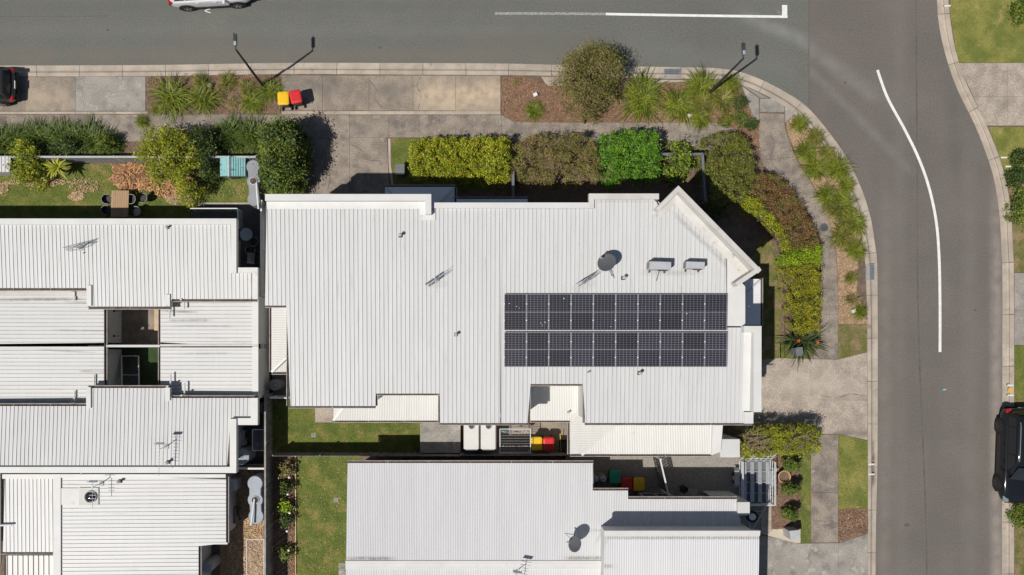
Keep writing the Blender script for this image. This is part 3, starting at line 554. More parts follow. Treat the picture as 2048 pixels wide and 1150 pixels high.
m_crack = M('crack_dirt', (0.12, 0.10, 0.085), (0.17, 0.145, 0.12), 5, 0.95); m_oil = M('oil_spot', (0.095, 0.088, 0.08), (0.12, 0.11, 0.10), 9, 0.8)
for pts, lab in (([(640, 290), (652, 312), (648, 330), (660, 352), (655, 380)], 'jagged crack down the garage driveway'), ([(703, 290), (722, 300), (733, 318), (760, 322)], 'forked crack beside the garage driveway edge'), ([(738, 160), (752, 178), (749, 196), (763, 214)], 'crack across the wide stained driveway'), ([(842, 152), (834, 172), (842, 190), (836, 219)], 'second crack across the wide stained driveway'), ([(1130, 262), (1160, 258), (1195, 266), (1230, 262)], 'crack along the footpath by the bottlebrush'), ([(1640, 790), (1672, 796), (1700, 788), (1730, 792)], 'crack across the corner driveway'), ([(40, 250), (72, 262), (110, 258), (150, 272)], 'crack in the left footpath'), ([(1540, 262), (1548, 290), (1541, 318), (1556, 340)], 'crack in the corner footpath'), ([(1640, 905), (1652, 930), (1646, 960), (1655, 984)], 'crack in the straight footpath')):
    ribbon('crack', pts, 1.0, G + 0.0075, m_crack, lab, 0.8)
for x, y, r, lab in ((1814, 1050, 5.5, 'dark oil spot near the bottom of the right street'), (1700, 60, 3, 'small dark spot at the street junction'), (1690, 165, 3.2, 'oil spot on the junction asphalt'), (1950, 620, 3.5, 'oil spot beside the far right gutter'), (215, 60, 3.0, 'oil spot on the older street at left'), (760, 95, 3.4, 'oil spot on the older street above the driveway')):
    sheet('road_stain', blob(x, y, r, r * 0.7, 12, 0.3), 0.003, m_oil, lab)
# ================================================================== HOUSES
def spans(poly, t, axis):                              # intervals of the polygon on the line coord[axis] = t
    o = 1 - axis; xs = []; n = len(poly)
    for i in range(n):
        a, c = poly[i], poly[(i + 1) % n]
        if (a[axis] > t) != (c[axis] > t): xs.append(a[o] + (c[o] - a[o]) * (t - a[axis]) / (c[axis] - a[axis]))
    xs.sort(); return list(zip(xs[::2], xs[1::2]))
def sheet_roof(parent, name, px, pl, axis, kind, mats, fascia=0.22, phase=0.0):
    """profiled metal sheet: ribs run along Y (axis 0) or X (axis 1)"""
    poly = [pl.px(x, y)[:2] for x, y in px]
    lo = min(p[axis] for p in poly); hi = max(p[axis] for p in poly); b = MB()
    if kind == 'rib': prof = [(0.0, 0.0, 0), (0.138, 0.0, 0), (0.147, 0.026, 0), (0.165, 0.026, 0), (0.174, 0.0, 1), (0.184, 0.0, 1)]; per = 0.197
    elif kind == 'wide': prof = [(0.0, 0.0, 0), (0.19, 0.0, 0), (0.20, 0.045, 0), (0.226, 0.045, 0), (0.237, 0.0, 1), (0.254, 0.0, 1)]; per = 0.262
    else: per = 0.085; prof = [(0.085 * k / 6, 0.009 * (1 + math.cos(2 * math.pi * k / 6)), 0) for k in range(6)]
    ts = []; t = lo - per * (1 + phase)
    while t < hi + per:
        ts += [(t + a, h, m) for a, h, m in prof]; t += per
    e = 1e-4
    for (t0, h0, m0), (t1, h1, m1) in zip(ts[:-1], ts[1:]):
        a, c = max(t0, lo), min(t1, hi)
        if c - a < 1e-5: continue
        ha = h0 + (h1 - h0) * (a - t0) / (t1 - t0); hc = h0 + (h1 - h0) * (c - t0) / (t1 - t0)
        s0, s1 = spans(poly, a + e, axis), spans(poly, c - e, axis)
        if len(s0) != len(s1): s0 = s1 = spans(poly, (a + c) / 2, axis)
        for (l0, u0), (l1, u1) in zip(s0, s1):
            q = [(a, l0, ha), (c, l1, hc), (c, u1, hc), (a, u0, ha)]
            vs = [((tt, uu) if axis == 0 else (uu, tt)) + (hh,) for tt, uu, hh in q]
            vs = [(x, y, pl.z(x, y) + hh) for x, y, hh in vs]
            b.add(vs, [(0, 1, 2, 3) if axis == 0 else (3, 2, 1, 0)], m1 if kind != 'corr' else 0)
    o = b.build(name, mats, parent, world=True)
    if fascia:
        f = MB(); n = len(poly)
        pp = poly if area(poly) > 0 else poly[::-1]
        for i in range(n):
            a, c = pp[i], pp[(i + 1) % n]; za, zc = pl.z(*a), pl.z(*c)
            f.add([(a[0], a[1], za - fascia), (c[0], c[1], zc - fascia), (c[0], c[1], zc - 0.003), (a[0], a[1], za - 0.003)], [(0, 1, 2, 3)])
        f.build('fascia', m_cap, o, world=True)
    return o
def flat(parent, name, px, pl, mat, dz=0.02, th=0.03):
    b = MB(); top = [pl.px(x, y) for x, y in px]
    if area(top) < 0: top = top[::-1]
    n = len(top); b.add([(x, y, z + dz - th) for x, y, z in top] + [(x, y, z + dz) for x, y, z in top], [tuple(range(n - 1, -1, -1)), tuple(range(n, 2 * n))] + [(i, (i + 1) % n, n + (i + 1) % n, n + i) for i in range(n)])
    return b.build(name, mat, parent, world=True)
def walls(parent, px, pl, inset, ztop_drop=0.24, mat=None, name='wall'):
    poly = [pl.px(x, y)[:2] for x, y in px]; poly = offset(poly, inset)
    if area(poly) < 0: poly = poly[::-1]
    n = len(poly); b = MB()
    b.add([(x, y, 0.05) for x, y in poly] + [(x, y, pl.z(x, y) - ztop_drop) for x, y in poly], [tuple(range(n, 2 * n))] + [(i, (i + 1) % n, n + (i + 1) % n, n + i) for i in range(n)])
    return b.build(name, mat or m_wall, parent, world=True)
def gutter(parent, pts, pl, side, wpx=5.0, dz=-0.05):
    """leaf filled gutter along a roof edge; side = pixel direction pointing outwards"""
    g = None
    for (x0, y0), (x1, y1) in zip(pts[:-1], pts[1:]):
        pass
    a, c = pts[0], pts[-1]
    v = [pl.px(*a), pl.px(*c), pl.px(c[0] + side[0] * wpx, c[1] + side[1] * wpx), pl.px(a[0] + side[0] * wpx, a[1] + side[1] * wpx)]
    v = [Vector((p[0], p[1], p[2] + dz)) for p in v]
    zz = min(v[0].z, v[2].z)
    b = MB(); b.add([p - Vector((0, 0, 0.07)) for p in v], [(0, 1, 2, 3), (3, 2, 1, 0)])
    g = b.build('gutter', m_gutter, parent, world=True)
    # outer lip, built in lengths with straps
    o0, o1 = v[3], v[2]; L = (o1 - o0).length; k = max(1, int(L / 1.8)); n = (v[3] - v[0]).normalized(); lp = MB()
    d = (o1 - o0).normalized()
    for i in range(k):
        p, q = o0.lerp(o1, i / k) + d * 0.004, o0.lerp(o1, (i + 1) / k) - d * 0.004
        lp.add([p, q, q + n * 0.03, p + n * 0.03] + [r - Vector((0, 0, 0.13)) for r in (p, q, q + n * 0.03, p + n * 0.03)], [(0, 1, 2, 3), (7, 6, 5, 4), (0, 4, 5, 1), (1, 5, 6, 2), (2, 6, 7, 3), (3, 7, 4, 0), (3, 2, 1, 0)])
        s0 = v[0].lerp(v[1], i / k)
        if i: lp.add([s0, s0 + d * 0.025, p + d * 0.025, p], [(0, 1, 2, 3)])
    lp.build('gutter_lip', m_lip, g, world=True)
    return g
def parapet(parent, p0, p1, ztop, wcap, down, inner, flash=0.25, mat=None, name='parapet', pl=None):
    """wall cap between two pixel points (outer edge at height ztop); inner = world unit normal pointing to the roof"""
    a, c = PV(*p0, ztop), PV(*p1, ztop); n = Vector((inner[0], inner[1], 0)).normalized() * wcap
    b = MB(); dn = Vector((0, 0, down))
    b.add([a, c, c + n, a + n, a - dn, c - dn, c + n - dn, a + n - dn], [(3, 2, 1, 0), (0, 1, 2, 3), (0, 4, 5, 1), (1, 5, 6, 2), (2, 6, 7, 3), (3, 7, 4, 0)])
    o = b.build(name, mat or m_cap, parent, world=True)
    if flash:
        f = MB(); m = n.normalized() * flash; u = Vector((0, 0, 0.012))
        i0, i1 = a + n, c + n
        def dz(q, e): return Vector((q.x, q.y, pl.z(q.x, q.y) + e))
        f.add([dz(i0 + n.normalized() * 0.004, 0.10), dz(i1 + n.normalized() * 0.004, 0.10), dz(i1 + m, 0.05), dz(i0 + m, 0.05)], [(0, 1, 2, 3), (3, 2, 1, 0)])
        f.build('flashing', m_cap_dirty if mat is m_cap_dirty else m_cap, o, world=True)
    return o
def window(parent, px, py, z0, z1, width, facing, name='window', glass=None):
    """window on a wall; px,py = ground pixel of its middle; facing = world unit vector"""
    c = PV(px, py, 0); f = Vector((facing[0], facing[1], 0)); t = Vector((-f.y, f.x, 0)); zc = (z0 + z1) / 2; ry = math.atan2(f.y, f.x)
    fr = MB(); h = z1 - z0; q = 0.06
    for s in (-1, 1):
        p = c + t * (s * (width / 2 - q / 2)) + f * 0.02; fr.box((p.x, p.y, zc), (0.06, q, h), ry)
        p = c + f * 0.02; fr.box((p.x, p.y, zc + s * (h / 2 - q / 2)), (0.056, width - 2 * q, q), ry)
    p = c + f * 0.022; fr.box((p.x, p.y, zc), (0.05, 0.045, h - 2 * q), ry)
    o = fr.build(name, m_frame, parent, world=True)
    for s in (-1, 1):
        g = MB(); p = c + f * 0.012 + t * (s * width / 4); g.box((p.x, p.y, zc), (0.02, width / 2 - q, h - 2 * q), ry); g.build('pane', glass or m_glass, o, world=True)
    return o
def downpipe(parent, p0, p1, z, r=0.045):
    b = MB(); a, c = PV(*p0, z + 0.06), PV(*p1, z + 0.06); b.tube(a, c, r, r, 8); b.tube(a, a - Vector((0, 0, 0.0)) + Vector((0, 0, 0.5)), r, r, 8)
    return b.build('downpipe', m_cap, parent, world=True)
W_ = (-1, 0); E_ = (1, 0); N_ = (0, -1); S_ = (0, 1)       # pixel directions
RIB = [m_roof, m_grime]; RIBH = [m_roof_h, m_grime]

# ---- left pair of attached houses -----------------------------------------------------------
pA = Plane(3.30, 0, 0.07); pA2 = Plane(3.28, 0, -0.07); pLW = Plane(2.35, -0.02, 0); pLE = Plane(3.05, 0.02, 0)
hA = thing('terrace_house', 'white roofed left house with a parapet above the front lawn', 'house', P(250, 560, 0))
RA = [(-420, 448), (463, 448), (463, 545), (503, 545), (503, 598), (342, 598), (342, 613), (175, 613), (175, 576), (-420, 576)]
sheet_roof(hA, 'roof', RA, pA, 0, 'rib', RIB)
walls(hA, [(-420, 440), (470, 440), (470, 537), (513, 537), (513, 596), (340, 596), (340, 611), (177, 611), (177, 574), (-420, 574)], pA, 0.62)
zA = 3.86
parapet(hA, (-420, 437), (472, 437), zA, 0.30, 0.42, (0, -1), 0.0, pl=pA)
parapet(hA, (472.6, 437), (472.6, 546), zA - 0.004, 0.26, 0.40, (-1, 0), 0.0, pl=pA)
parapet(hA, (473, 535), (515, 535), zA - 0.12, 0.26, 0.36, (0, -1), 0.0, pl=pA)
parapet(hA, (515.4, 535), (515.4, 598), zA - 0.125, 0.28, 0.36, (-1, 0), 0.0, pl=pA)
flat(hA, 'parapet', rect(175, 571, 184, 612), pA, m_cap, 0.10, 0.3); flat(hA, 'parapet', rect(331, 589, 341, 612), pA, m_cap, 0.10, 0.3)
gutter(hA, [(-420, 576), (174, 576)], pA, S_, 4.5); gutter(hA, [(175, 613), (342, 613)], pA, S_, 4.5); gutter(hA, [(342, 598), (514, 598)], pA, S_, 4.5)
sheet_roof(hA, 'roof', rect(-420, 570, 208, 691), pLW, 1, 'rib', RIBH)
walls(hA, rect(-420, 570, 208, 690), pLW, 0.12)
gutter(hA, [(208, 612), (208, 691)], pLW, E_, 4.5)
sheet_roof(hA, 'roof', rect(321, 590, 505, 690), pLE, 1, 'rib', RIBH)
walls(hA, rect(321, 590, 517, 690), pLE, 0.06)
gutter(hA, [(321, 610), (321, 690)], pLE, W_, 4.5)
flat(hA, 'capping', rect(505, 590, 517, 690), pLE, m_cap, 0.05, 0.1)
flat(hA, 'capping', rect(321, 688.5, 517, 692.5), pLE, m_cap_dirty, 0.06, 0.12)
flat(hA, 'flashing', rect(-420, 570, 178, 592), pLW, m_cap_dirty, 0.055, 0.02)
downpipe(hA, (149, 582), (149, 601), 2.8); downpipe(hA, (339, 612), (339, 636), 3.0); downpipe(hA, (368, 600), (368, 618), 3.0)
b = MB(); p, q = PV(214, 692, 2.5), PV(321, 692, 2.5); b.strip([p, q], 0.12, 0.1); b.strip([PV(214, 692, 0.1), PV(321, 692, 0.1)], 0.08, 2.4); b.build('party_wall', m_wall, hA, world=True)
for k, (x, y) in enumerate(((222, 622), (222, 672))):
    b = MB(); p = PV(228, y, 1.9); b.tube(p, p + Vector((0.35, 0, 0.02)), 0.018); b.lathe([(0.06, 0), (0.06, 0.02)], 10, p); b.build('wall_tap', m_dark, hA, world=True)
window(hA, 400, 469.5, 0.3, 2.3, 2.2, (0, 1), 'sliding_door'); window(hA, 230, 469.5, 0.8, 2.2, 2.0, (0, 1)); window(hA, 60, 469.5, 0.8, 2.2, 2.0, (0, 1))
hA2 = thing('terrace_house', 'white roofed left house below the two light wells', 'house', P(250, 850, 0))
RA2 = [(-420, 812), (175, 812), (175, 776), (341, 776), (341, 796), (503, 796), (503, 836), (459, 836), (459, 934), (-420, 934)]
sheet_roof(hA2, 'roof', RA2, pA2, 0, 'rib', RIB)
walls(hA2, [(-420, 814), (177, 814), (177, 778), (339, 778), (339, 798), (513, 798), (513, 846), (468, 846), (468, 944), (-420, 944)], pA2, 0.35)
parapet(hA2, (-420, 946), (472, 946), 3.86, 0.30, 0.42, (0, 1), 0.0, pl=pA2); parapet(hA2, (472.5, 838), (472.5, 946), 3.855, 0.32, 0.42, (-1, 0), 0.0, pl=pA2)
parapet(hA2, (466, 850), (515, 850), 3.75, 0.34, 0.36, (0, 1), 0.0, pl=pA2); parapet(hA2, (515.4, 796), (515.4, 850), 3.745, 0.34, 0.36, (-1, 0), 0.0, pl=pA2)
flat(hA2, 'parapet', rect(174, 774, 183, 816), pA2, m_cap, 0.10, 0.3); flat(hA2, 'parapet', rect(331, 775, 341, 801), pA2, m_cap, 0.10, 0.3)
gutter(hA2, [(-420, 812), (174, 812)], pA2, N_, 4.0); gutter(hA2, [(175, 776), (341, 776)], pA2, N_, 4.0); gutter(hA2, [(341, 796), (514, 796)], pA2, N_, 4.0)
sheet_roof(hA2, 'roof', rect(-420, 693, 208, 816), pLW, 1, 'rib', RIBH)
walls(hA2, rect(-420, 694, 208, 816), pLW, 0.12); gutter(hA2, [(208, 694), (208, 774)], pLW, E_, 4.5)
sheet_roof(hA2, 'roof', rect(321, 695, 505, 800), pLE, 1, 'rib', RIBH); walls(hA2, rect(321, 695, 517, 800), pLE, 0.06); gutter(hA2, [(321, 695), (321, 774)], pLE, W_, 4.5)
flat(hA2, 'capping', rect(505, 693, 517, 800), pLE, m_cap, 0.05, 0.1)
downpipe(hA2, (149, 806), (149, 782), 2.8); downpipe(hA2, (188, 774), (188, 750), 2.8); downpipe(hA2, (341, 772), (341, 748), 3.0); downpipe(hA2, (369, 790), (369, 766), 3.0)
window(hA2, 489, 880, 0.9, 2.0, 0.9, (1, 0))
# ---- lower left house ------------------------------------------------------------------------
pD = Plane(2.75, -0.035, 0); pDL = Plane(3.2, 0, 0.02)
hD = thing('terrace_house', 'white roofed house at the bottom left with a roof light', 'house', P(250, 1060, 0))
sheet_roof(hD, 'roof', [(123, 954), (452, 954), (452, 1087), (397, 1087), (397, 1500), (123, 1500)], pD, 1, 'rib', RIBH)
walls(hD, [(112, 952), (452, 952), (452, 1087), (397, 1087), (397, 1500), (112, 1500)], pD, 0.25); walls(hD, rect(6, 952, 112, 1500), Plane(2.6), 0.2)
gutter(hD, [(452, 954), (452, 1087)], pD, E_, 4.0); gutter(hD, [(397, 1087), (397, 1500)], pD, E_, 4.0)
sheet_roof(hD, 'roof', rect(6, 956, 108, 1104), pDL, 0, 'rib', RIB); sheet_roof(hD, 'roof', rect(8, 1111, 108, 1500), Plane(3.05, 0, 0.01), 0, 'wide', [m_roof_cream, m_grime])
gutter(hD, [(0, 1104), (112, 1104)], pDL, S_, 4.0)
flat(hD, 'flashing', rect(108, 948, 123, 1500), pD, m_cap, 0.09, 0.16); flat(hD, 'flashing', rect(6, 948, 108, 957), pDL, m_cap, 0.08, 0.1); flat(hD, 'flashing', rect(123, 948, 452, 955), pD, m_cap, 0.085, 0.1)
flat(hD, 'flashing', rect(122, 976, 160, 1009), pD, m_cap, 0.06, 0.03); flat(hD, 'flashing', rect(159, 975, 198, 1010), pD, m_cap_dirty, 0.07, 0.04)
flat(hD, 'capping', rect(390, 1084.5, 455, 1088.5), pD, m_cap, 0.03, 0.2)
b = MB(); b.box(PV(-60, 1010, 2.2), (3.2, 6.0, 0.1)); b.build('lower_roof', m_grey, hD, world=True)
b = MB(); b.tube(PV(-20, 1051, 3.2), PV(24, 1050, 3.2), 0.05); b.build('downpipe', m_frame, hD, world=True)
c0 = pD.px(183, 993); b = MB(); Mx = Matrix.Translation((0, 0, 0)); b.lathe([(0.30, 0), (0.30, 0.10), (0.275, 0.12), (0.26, 0.09)], 28, (c0[0], c0[1], c0[2] + 0.05)); rl = b.build('roof_light', m_grey_pale, hD, smooth=False, world=True)
b = MB(); b.lathe([(0.262, 0.0), (0.24, 0.05), (0.15, 0.09), (0.03, 0.10)], 28, (c0[0], c0[1], c0[2] + 0.14)); b.build('dome', m_glass, rl, smooth=True, world=True)

# ---- middle house ----------------------------------------------------------------------------
pB = Plane(6.56, 0, 0.06)
hB = thing('town_house', 'two storey middle house with plain white ribbed roof', 'house', P(760, 600, 0))
RB = [(530, 412), (850, 412), (850, 437), (870, 437), (870, 416), (1000, 416), (1000, 846), (880, 846), (880, 787), (751, 787), (751, 812), (576, 812), (576, 611), (530, 611)]
sheet_roof(hB, 'roof', RB, pB, 0, 'rib', RIB)
walls(hB, [(530, 391), (860, 391), (860, 435), (868, 435), (868, 408), (1000, 408), (1000, 844), (882, 844), (882, 785), (753, 785), (753, 810), (578, 810), (578, 609), (530, 609)], pB, 0.12)
parapet(hB, (530, 388), (862, 388), 7.35, 0.30, 0.75, (0, -1), 0.32, pl=pB); parapet(hB, (862.5, 388.5), (862.5, 428), 7.345, 0.27, 0.75, (-1, 0), 0.28, pl=pB)
parapet(hB, (866, 405), (1000, 405), 7.06, 0.26, 0.3, (0, -1), 0.0, pl=pB)
flat(hB, 'flashing', [(846, 428), (863, 428), (867, 418), (871, 418), (871, 441), (842, 441)], pB, m_cap, 0.06, 0.03)
gutter(hB, [(576, 812), (751, 812)], pB, S_, 3.5); gutter(hB, [(751, 812), (751, 787)], pB, E_, 3.0); gutter(hB, [(752, 787), (880, 787)], pB, S_, 3.0); gutter(hB, [(880, 787), (880, 846)], pB, W_, 3.0); gutter(hB, [(880, 846), (1000, 846)], pB, S_, 3.5); gutter(hB, [(530, 611), (574, 611)], pB, S_, 3.0); gutter(hB, [(576, 611), (576, 812)], pB, W_, 2.4)
# front porch roof in the shade of the parapet
pp = Plane(4.05, 0, -0.12)
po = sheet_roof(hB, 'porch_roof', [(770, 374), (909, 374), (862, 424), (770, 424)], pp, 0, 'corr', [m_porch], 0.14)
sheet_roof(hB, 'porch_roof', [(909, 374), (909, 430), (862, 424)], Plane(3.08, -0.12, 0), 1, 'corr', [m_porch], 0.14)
b = MB(); b.strip([pp.px(909, 374), pp.px(866, 420)], 0.10, 0.05); b.strip([pp.px(771, 374), pp.px(800, 405)], 0.10, 0.05); b.build('hip_capping', m_roof_c, hB, world=True)
gutter(hB, [(768, 374), (911, 374)], pp, N_, 3.5, 0.0); gutter(hB, [(909, 374), (909, 400)], pp, E_, 4.0, 0.0)
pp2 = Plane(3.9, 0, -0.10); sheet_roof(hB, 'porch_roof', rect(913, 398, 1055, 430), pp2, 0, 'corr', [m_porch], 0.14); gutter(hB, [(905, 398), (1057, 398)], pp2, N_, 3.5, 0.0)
for x in (772, 906): b = MB(); q = PV(x, 378, 3.0); b.tube((q.x, q.y, 0.1), q, 0.05); b.build('porch_post', m_grey, hB, world=True)
# low roofs
pl1 = Plane(4.2, 0.1, 0)
sheet_roof(hB, 'low_roof', [(543, 613), (573, 613), (573, 716), (543, 744)], pl1, 1, 'corr', [m_roof_cream], 0.12)
sheet_roof(hB, 'low_roof', [(544, 744), (574, 716), (574, 744)], Plane(3.15, 0.0, 0.06), 0, 'corr', [m_roof_cream], 0.12)
b = MB(); b.strip([pl1.px(543, 744), pl1.px(573, 715)], 0.12, 0.05); b.build('hip_capping', m_roof_cream, hB, world=True)
walls(hB, rect(545, 615, 574, 742), Plane(3.0), 0.1, 0.2)
gutter(hB, [(543, 613), (543, 744)], Plane(3.18), W_, 3.5, 0.0); gutter(hB, [(543, 745), (575, 745)], Plane(3.12), S_, 3.0, 0.0)
pl2 = Plane(3.55, 0, 0.12)
sheet_roof(hB, 'low_roof', [(697, 800), (752, 800), (752, 775), (879, 775), (879, 841), (667, 841)], pl2, 0, 'corr', [m_roof_cream], 0.12)
sheet_roof(hB, 'low_roof', [(697, 800), (667, 841), (667, 800)], Plane(4.34, 0.2, 0), 1, 'corr', [m_roof_cream], 0.12)
b = MB(); b.strip([pl2.px(667, 841), pl2.px(698, 800)], 0.14, 0.05); b.build('hip_capping', m_roof_cream, hB, world=True)
gutter(hB, [(665, 841), (880, 841)], pl2, S_, 3.0, 0.0)
for x in (669, 770): b = MB(); q = PV(x, 838, 2.9); b.tube((q.x, q.y, 0.1), q, 0.045); b.build('porch_post', m_grey_pale, hB, world=True)
window(hB, 640, 434.8, 0.15, 2.4, 4.6, (0, 1), 'garage_door', m_wall); window(hB, 930, 453.5, 3.9, 5.3, 2.4, (0, 1)); window(hB, 640, 434.8, 3.9, 5.3, 2.4, (0, 1)); window(hB, 660, 792.2, 0.4, 2.4, 2.2, (0, -1), 'sliding_door')

# ---- corner house ----------------------------------------------------------------------------
hC = thing('town_house', 'two storey corner house with solar panels and an angled gable', 'house', P(1260, 620, 0))
RC = [(1000, 416), (1183, 416), (1183, 398), (1309, 398), (1326, 426), (1357, 398), (1454, 494), (1454, 655), (1488, 655), (1488, 846), (1170, 846), (1170, 768), (1057, 768), (1057, 846), (1000, 846)]
sheet_roof(hC, 'roof', RC, pB, 0, 'rib', RIB, phase=0.35)
walls(hC, [(1000, 408), (1180, 408), (1180, 390), (1312, 390), (1330, 404), (1357, 378), (1516, 540), (1478, 566), (1490, 652), (1519, 652), (1519, 822), (1502, 844), (1168, 844), (1168, 766), (1059, 766), (1059, 844), (1000, 844)], pB, 0.10)
flat(hC, 'roof_tray', [(1454, 492), (1494, 532), (1478, 560), (1490, 573), (1490, 652), (1454, 652)], pB, m_cap, 0.03, 0.06)
parapet(hC, (1000, 405), (1179, 405), 7.06, 0.26, 0.3, (0, -1), 0.0, pl=pB); parapet(hC, (1178, 387), (1178, 417), 7.07, 0.24, 0.3, (1, 0), 0.0, pl=pB, mat=m_cap_dirty); parapet(hC, (1178, 387), (1318, 387), 7.065, 0.26, 0.3, (0, -1), 0.0, pl=pB, mat=m_cap_dirty)
q2 = math.sqrt(0.5)
parapet(hC, (1357, 371), (1523, 540), 7.55, 0.20, 0.66, (-q2, -q2), 0.36, pl=pB, mat=m_cap_dirty); parapet(hC, (1312, 416), (1357, 371), 7.545, 0.20, 0.62, (q2, -q2), 0.30, pl=pB, mat=m_cap_dirty); parapet(hC, (1523, 540), (1476, 572), 7.54, 0.20, 0.66, (-0.56, 0.83), 0.0, pl=pB, mat=m_cap_dirty)
parapet(hC, (1523, 652), (1523, 824), 7.0, 0.36, 0.7, (-1, 0), 0.34, pl=pB); parapet(hC, (1488, 652), (1523, 652), 7.005, 0.30, 0.6, (0, -1), 0.0, pl=pB)
flat(hC, 'capping', [(1488, 824), (1524, 824), (1506, 824), (1506, 847), (1488, 847)], pB, m_cap, 0.05, 0.2)
gutter(hC, [(1000, 846), (1057, 846)], pB, S_, 3.5); gutter(hC, [(1057, 768), (1057, 846)], pB, E_, 3.0); gutter(hC, [(1057, 768), (1170, 768)], pB, S_, 3.0); gutter(hC, [(1170, 768), (1170, 846)], pB, W_, 3.0); gutter(hC, [(1170, 846), (1506, 846)], pB, S_, 3.5)
pc = Plane(3.95, 0, 0.09)
sheet_roof(hC, 'low_roof', [(1050, 750), (1180, 750), (1180, 805), (1140, 841), (1059, 841)], pc, 0, 'corr', [m_roof_cream], 0.12)
sheet_roof(hC, 'low_roof', [(1180, 805), (1240, 845), (1162, 908), (1140, 908), (1140, 841)], Plane(3.03, 0.09, 0), 1, 'corr', [m_roof_cream], 0.12)
sheet_roof(hC, 'low_roof', [(1240, 836), (1425, 836), (1421, 908), (1162, 908)], pc, 0, 'corr', [m_roof_cream], 0.12)
b = MB(); b.strip([pc.px(1162, 909), pc.px(1242, 836)], 0.2, 0.07); b.strip([pc.px(1140, 841), pc.px(1182, 803)], 0.16, 0.08); b.build('hip_capping', m_roof_cream, hC, world=True)
flat(hC, 'flashing', [(1425, 840), (1445, 840), (1440, 903), (1421, 910)], pc, m_cap, 0.12, 0.3)
gutter(hC, [(1057, 841), (1140, 841)], pc, S_, 3.0, 0.0); gutter(hC, [(1139, 842), (1139, 909)], Plane(3.38), W_, 3.0, 0.0); gutter(hC, [(1140, 909), (1425, 909)], pc, S_, 3.0, 0.0)
walls(hC, rect(1145, 840, 1424, 904), pc, 0.25, 0.3, m_wall_cream)
walls(hC, rect(1058, 760, 1168, 838), pc, 0.3, 0.3, m_wall_cream)
b = MB(); p = wpoly(rect(1440, 878, 1480, 915), 3.45); b.prism(p, 0.1, 3.45, inset=0.01); b.build('pier', m_wall, hC, world=True)
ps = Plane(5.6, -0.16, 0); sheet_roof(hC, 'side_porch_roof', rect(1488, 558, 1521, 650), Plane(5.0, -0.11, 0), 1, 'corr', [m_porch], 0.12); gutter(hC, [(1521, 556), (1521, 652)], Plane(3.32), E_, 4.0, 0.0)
b = MB(); b.strip([P(1488, 590, 3.65), P(1520, 560, 3.4)], 0.1, 0.05); b.build('hip_capping', m_roof_c, hC, world=True)
for y in (562, 646): b = MB(); q = PV(1517, y, 3.3); b.tube((q.x, q.y, 0.1), q, 0.05); b.build('porch_post', m_grey, hC, world=True)
window(hC, 1220, 453.7, 3.9, 5.3, 2.4, (0, 1)); window(hC, 1436, 708, 0.15, 2.4, 4.4, (1, 0), 'garage_door', m_wall)

# ---- lower house -----------------------------------------------------------------------------
pH = Plane(2.55, 0, -0.09); pU = Plane(4.85, 0, -0.02)
hE = thing('suburban_house', 'single storey lower house with fine corrugated grey white roof', 'house', P(1050, 1080, 0))
RH = [(695, 926), (1186, 926), (1186, 981), (1256, 981), (1256, 998), (1474, 998), (1486, 1075), (1206, 1075), (1206, 1123), (692, 1123)]
sheet_roof(hE, 'roof', RH, pH, 0, 'corr', [m_roof_c], 0.18)
pHs = Plane(2.55 + 0.18 * 10.78, 0, 0.09); pHs = Plane(pH.z(0, -10.72) + 0.09 * 10.72, 0, 0.09)
sheet_roof(hE, 'roof', [(692, 1134), (1206, 1134), (1206, 1500), (692, 1500)], pHs, 0, 'corr', [m_roof_c], 0.18)
flat(hE, 'ridge_capping', rect(691, 1121, 1207, 1129), pH, m_cap, 0.06, 0.1); flat(hE, 'ridge_capping', rect(691, 1129, 1207, 1138), pH, m_cap, 0.02, 0.08)
walls(hE, [(697, 930), (1184, 930), (1184, 985), (1254, 985), (1254, 1001), (1474, 1001), (1484, 1060), (1484, 1500), (694, 1500)], pH, 0.3, 0.2)
gutter(hE, [(693, 926), (1187, 926)], pH, N_, 3.8, 0.0); gutter(hE, [(1187, 981), (1257, 981)], pH, N_, 3.8, 0.0); gutter(hE, [(1257, 998), (1474, 998)], pH, N_, 3.8, 0.0)
sheet_roof(hE, 'upper_roof', [(1209, 1070), (1519, 1070), (1509, 1500), (1204, 1500)], pU, 0, 'corr', [m_roof_c], 0.2)
flat(hE, 'capping', [(1208, 1061), (1520, 1061), (1519, 1071), (1208, 1071)], pU, m_cap, 0.06, 0.25)
walls(hE, [(1211, 1064), (1516, 1064), (1506, 1500), (1208, 1500)], pU, 0.05, 0.2)
b = MB(); p = wpoly(rect(1475, 1004, 1500, 1031), 3.5); b.prism(p, 0.1, 3.5, inset=0.01); b.build('pier', m_wall, hE, world=True)
window(hE, 1300, 982, 0.9, 2.1, 1.6, (0, 1)); window(hE, 1420, 982, 0.2, 2.2, 0.9, (0, 1), 'door', m_wall)
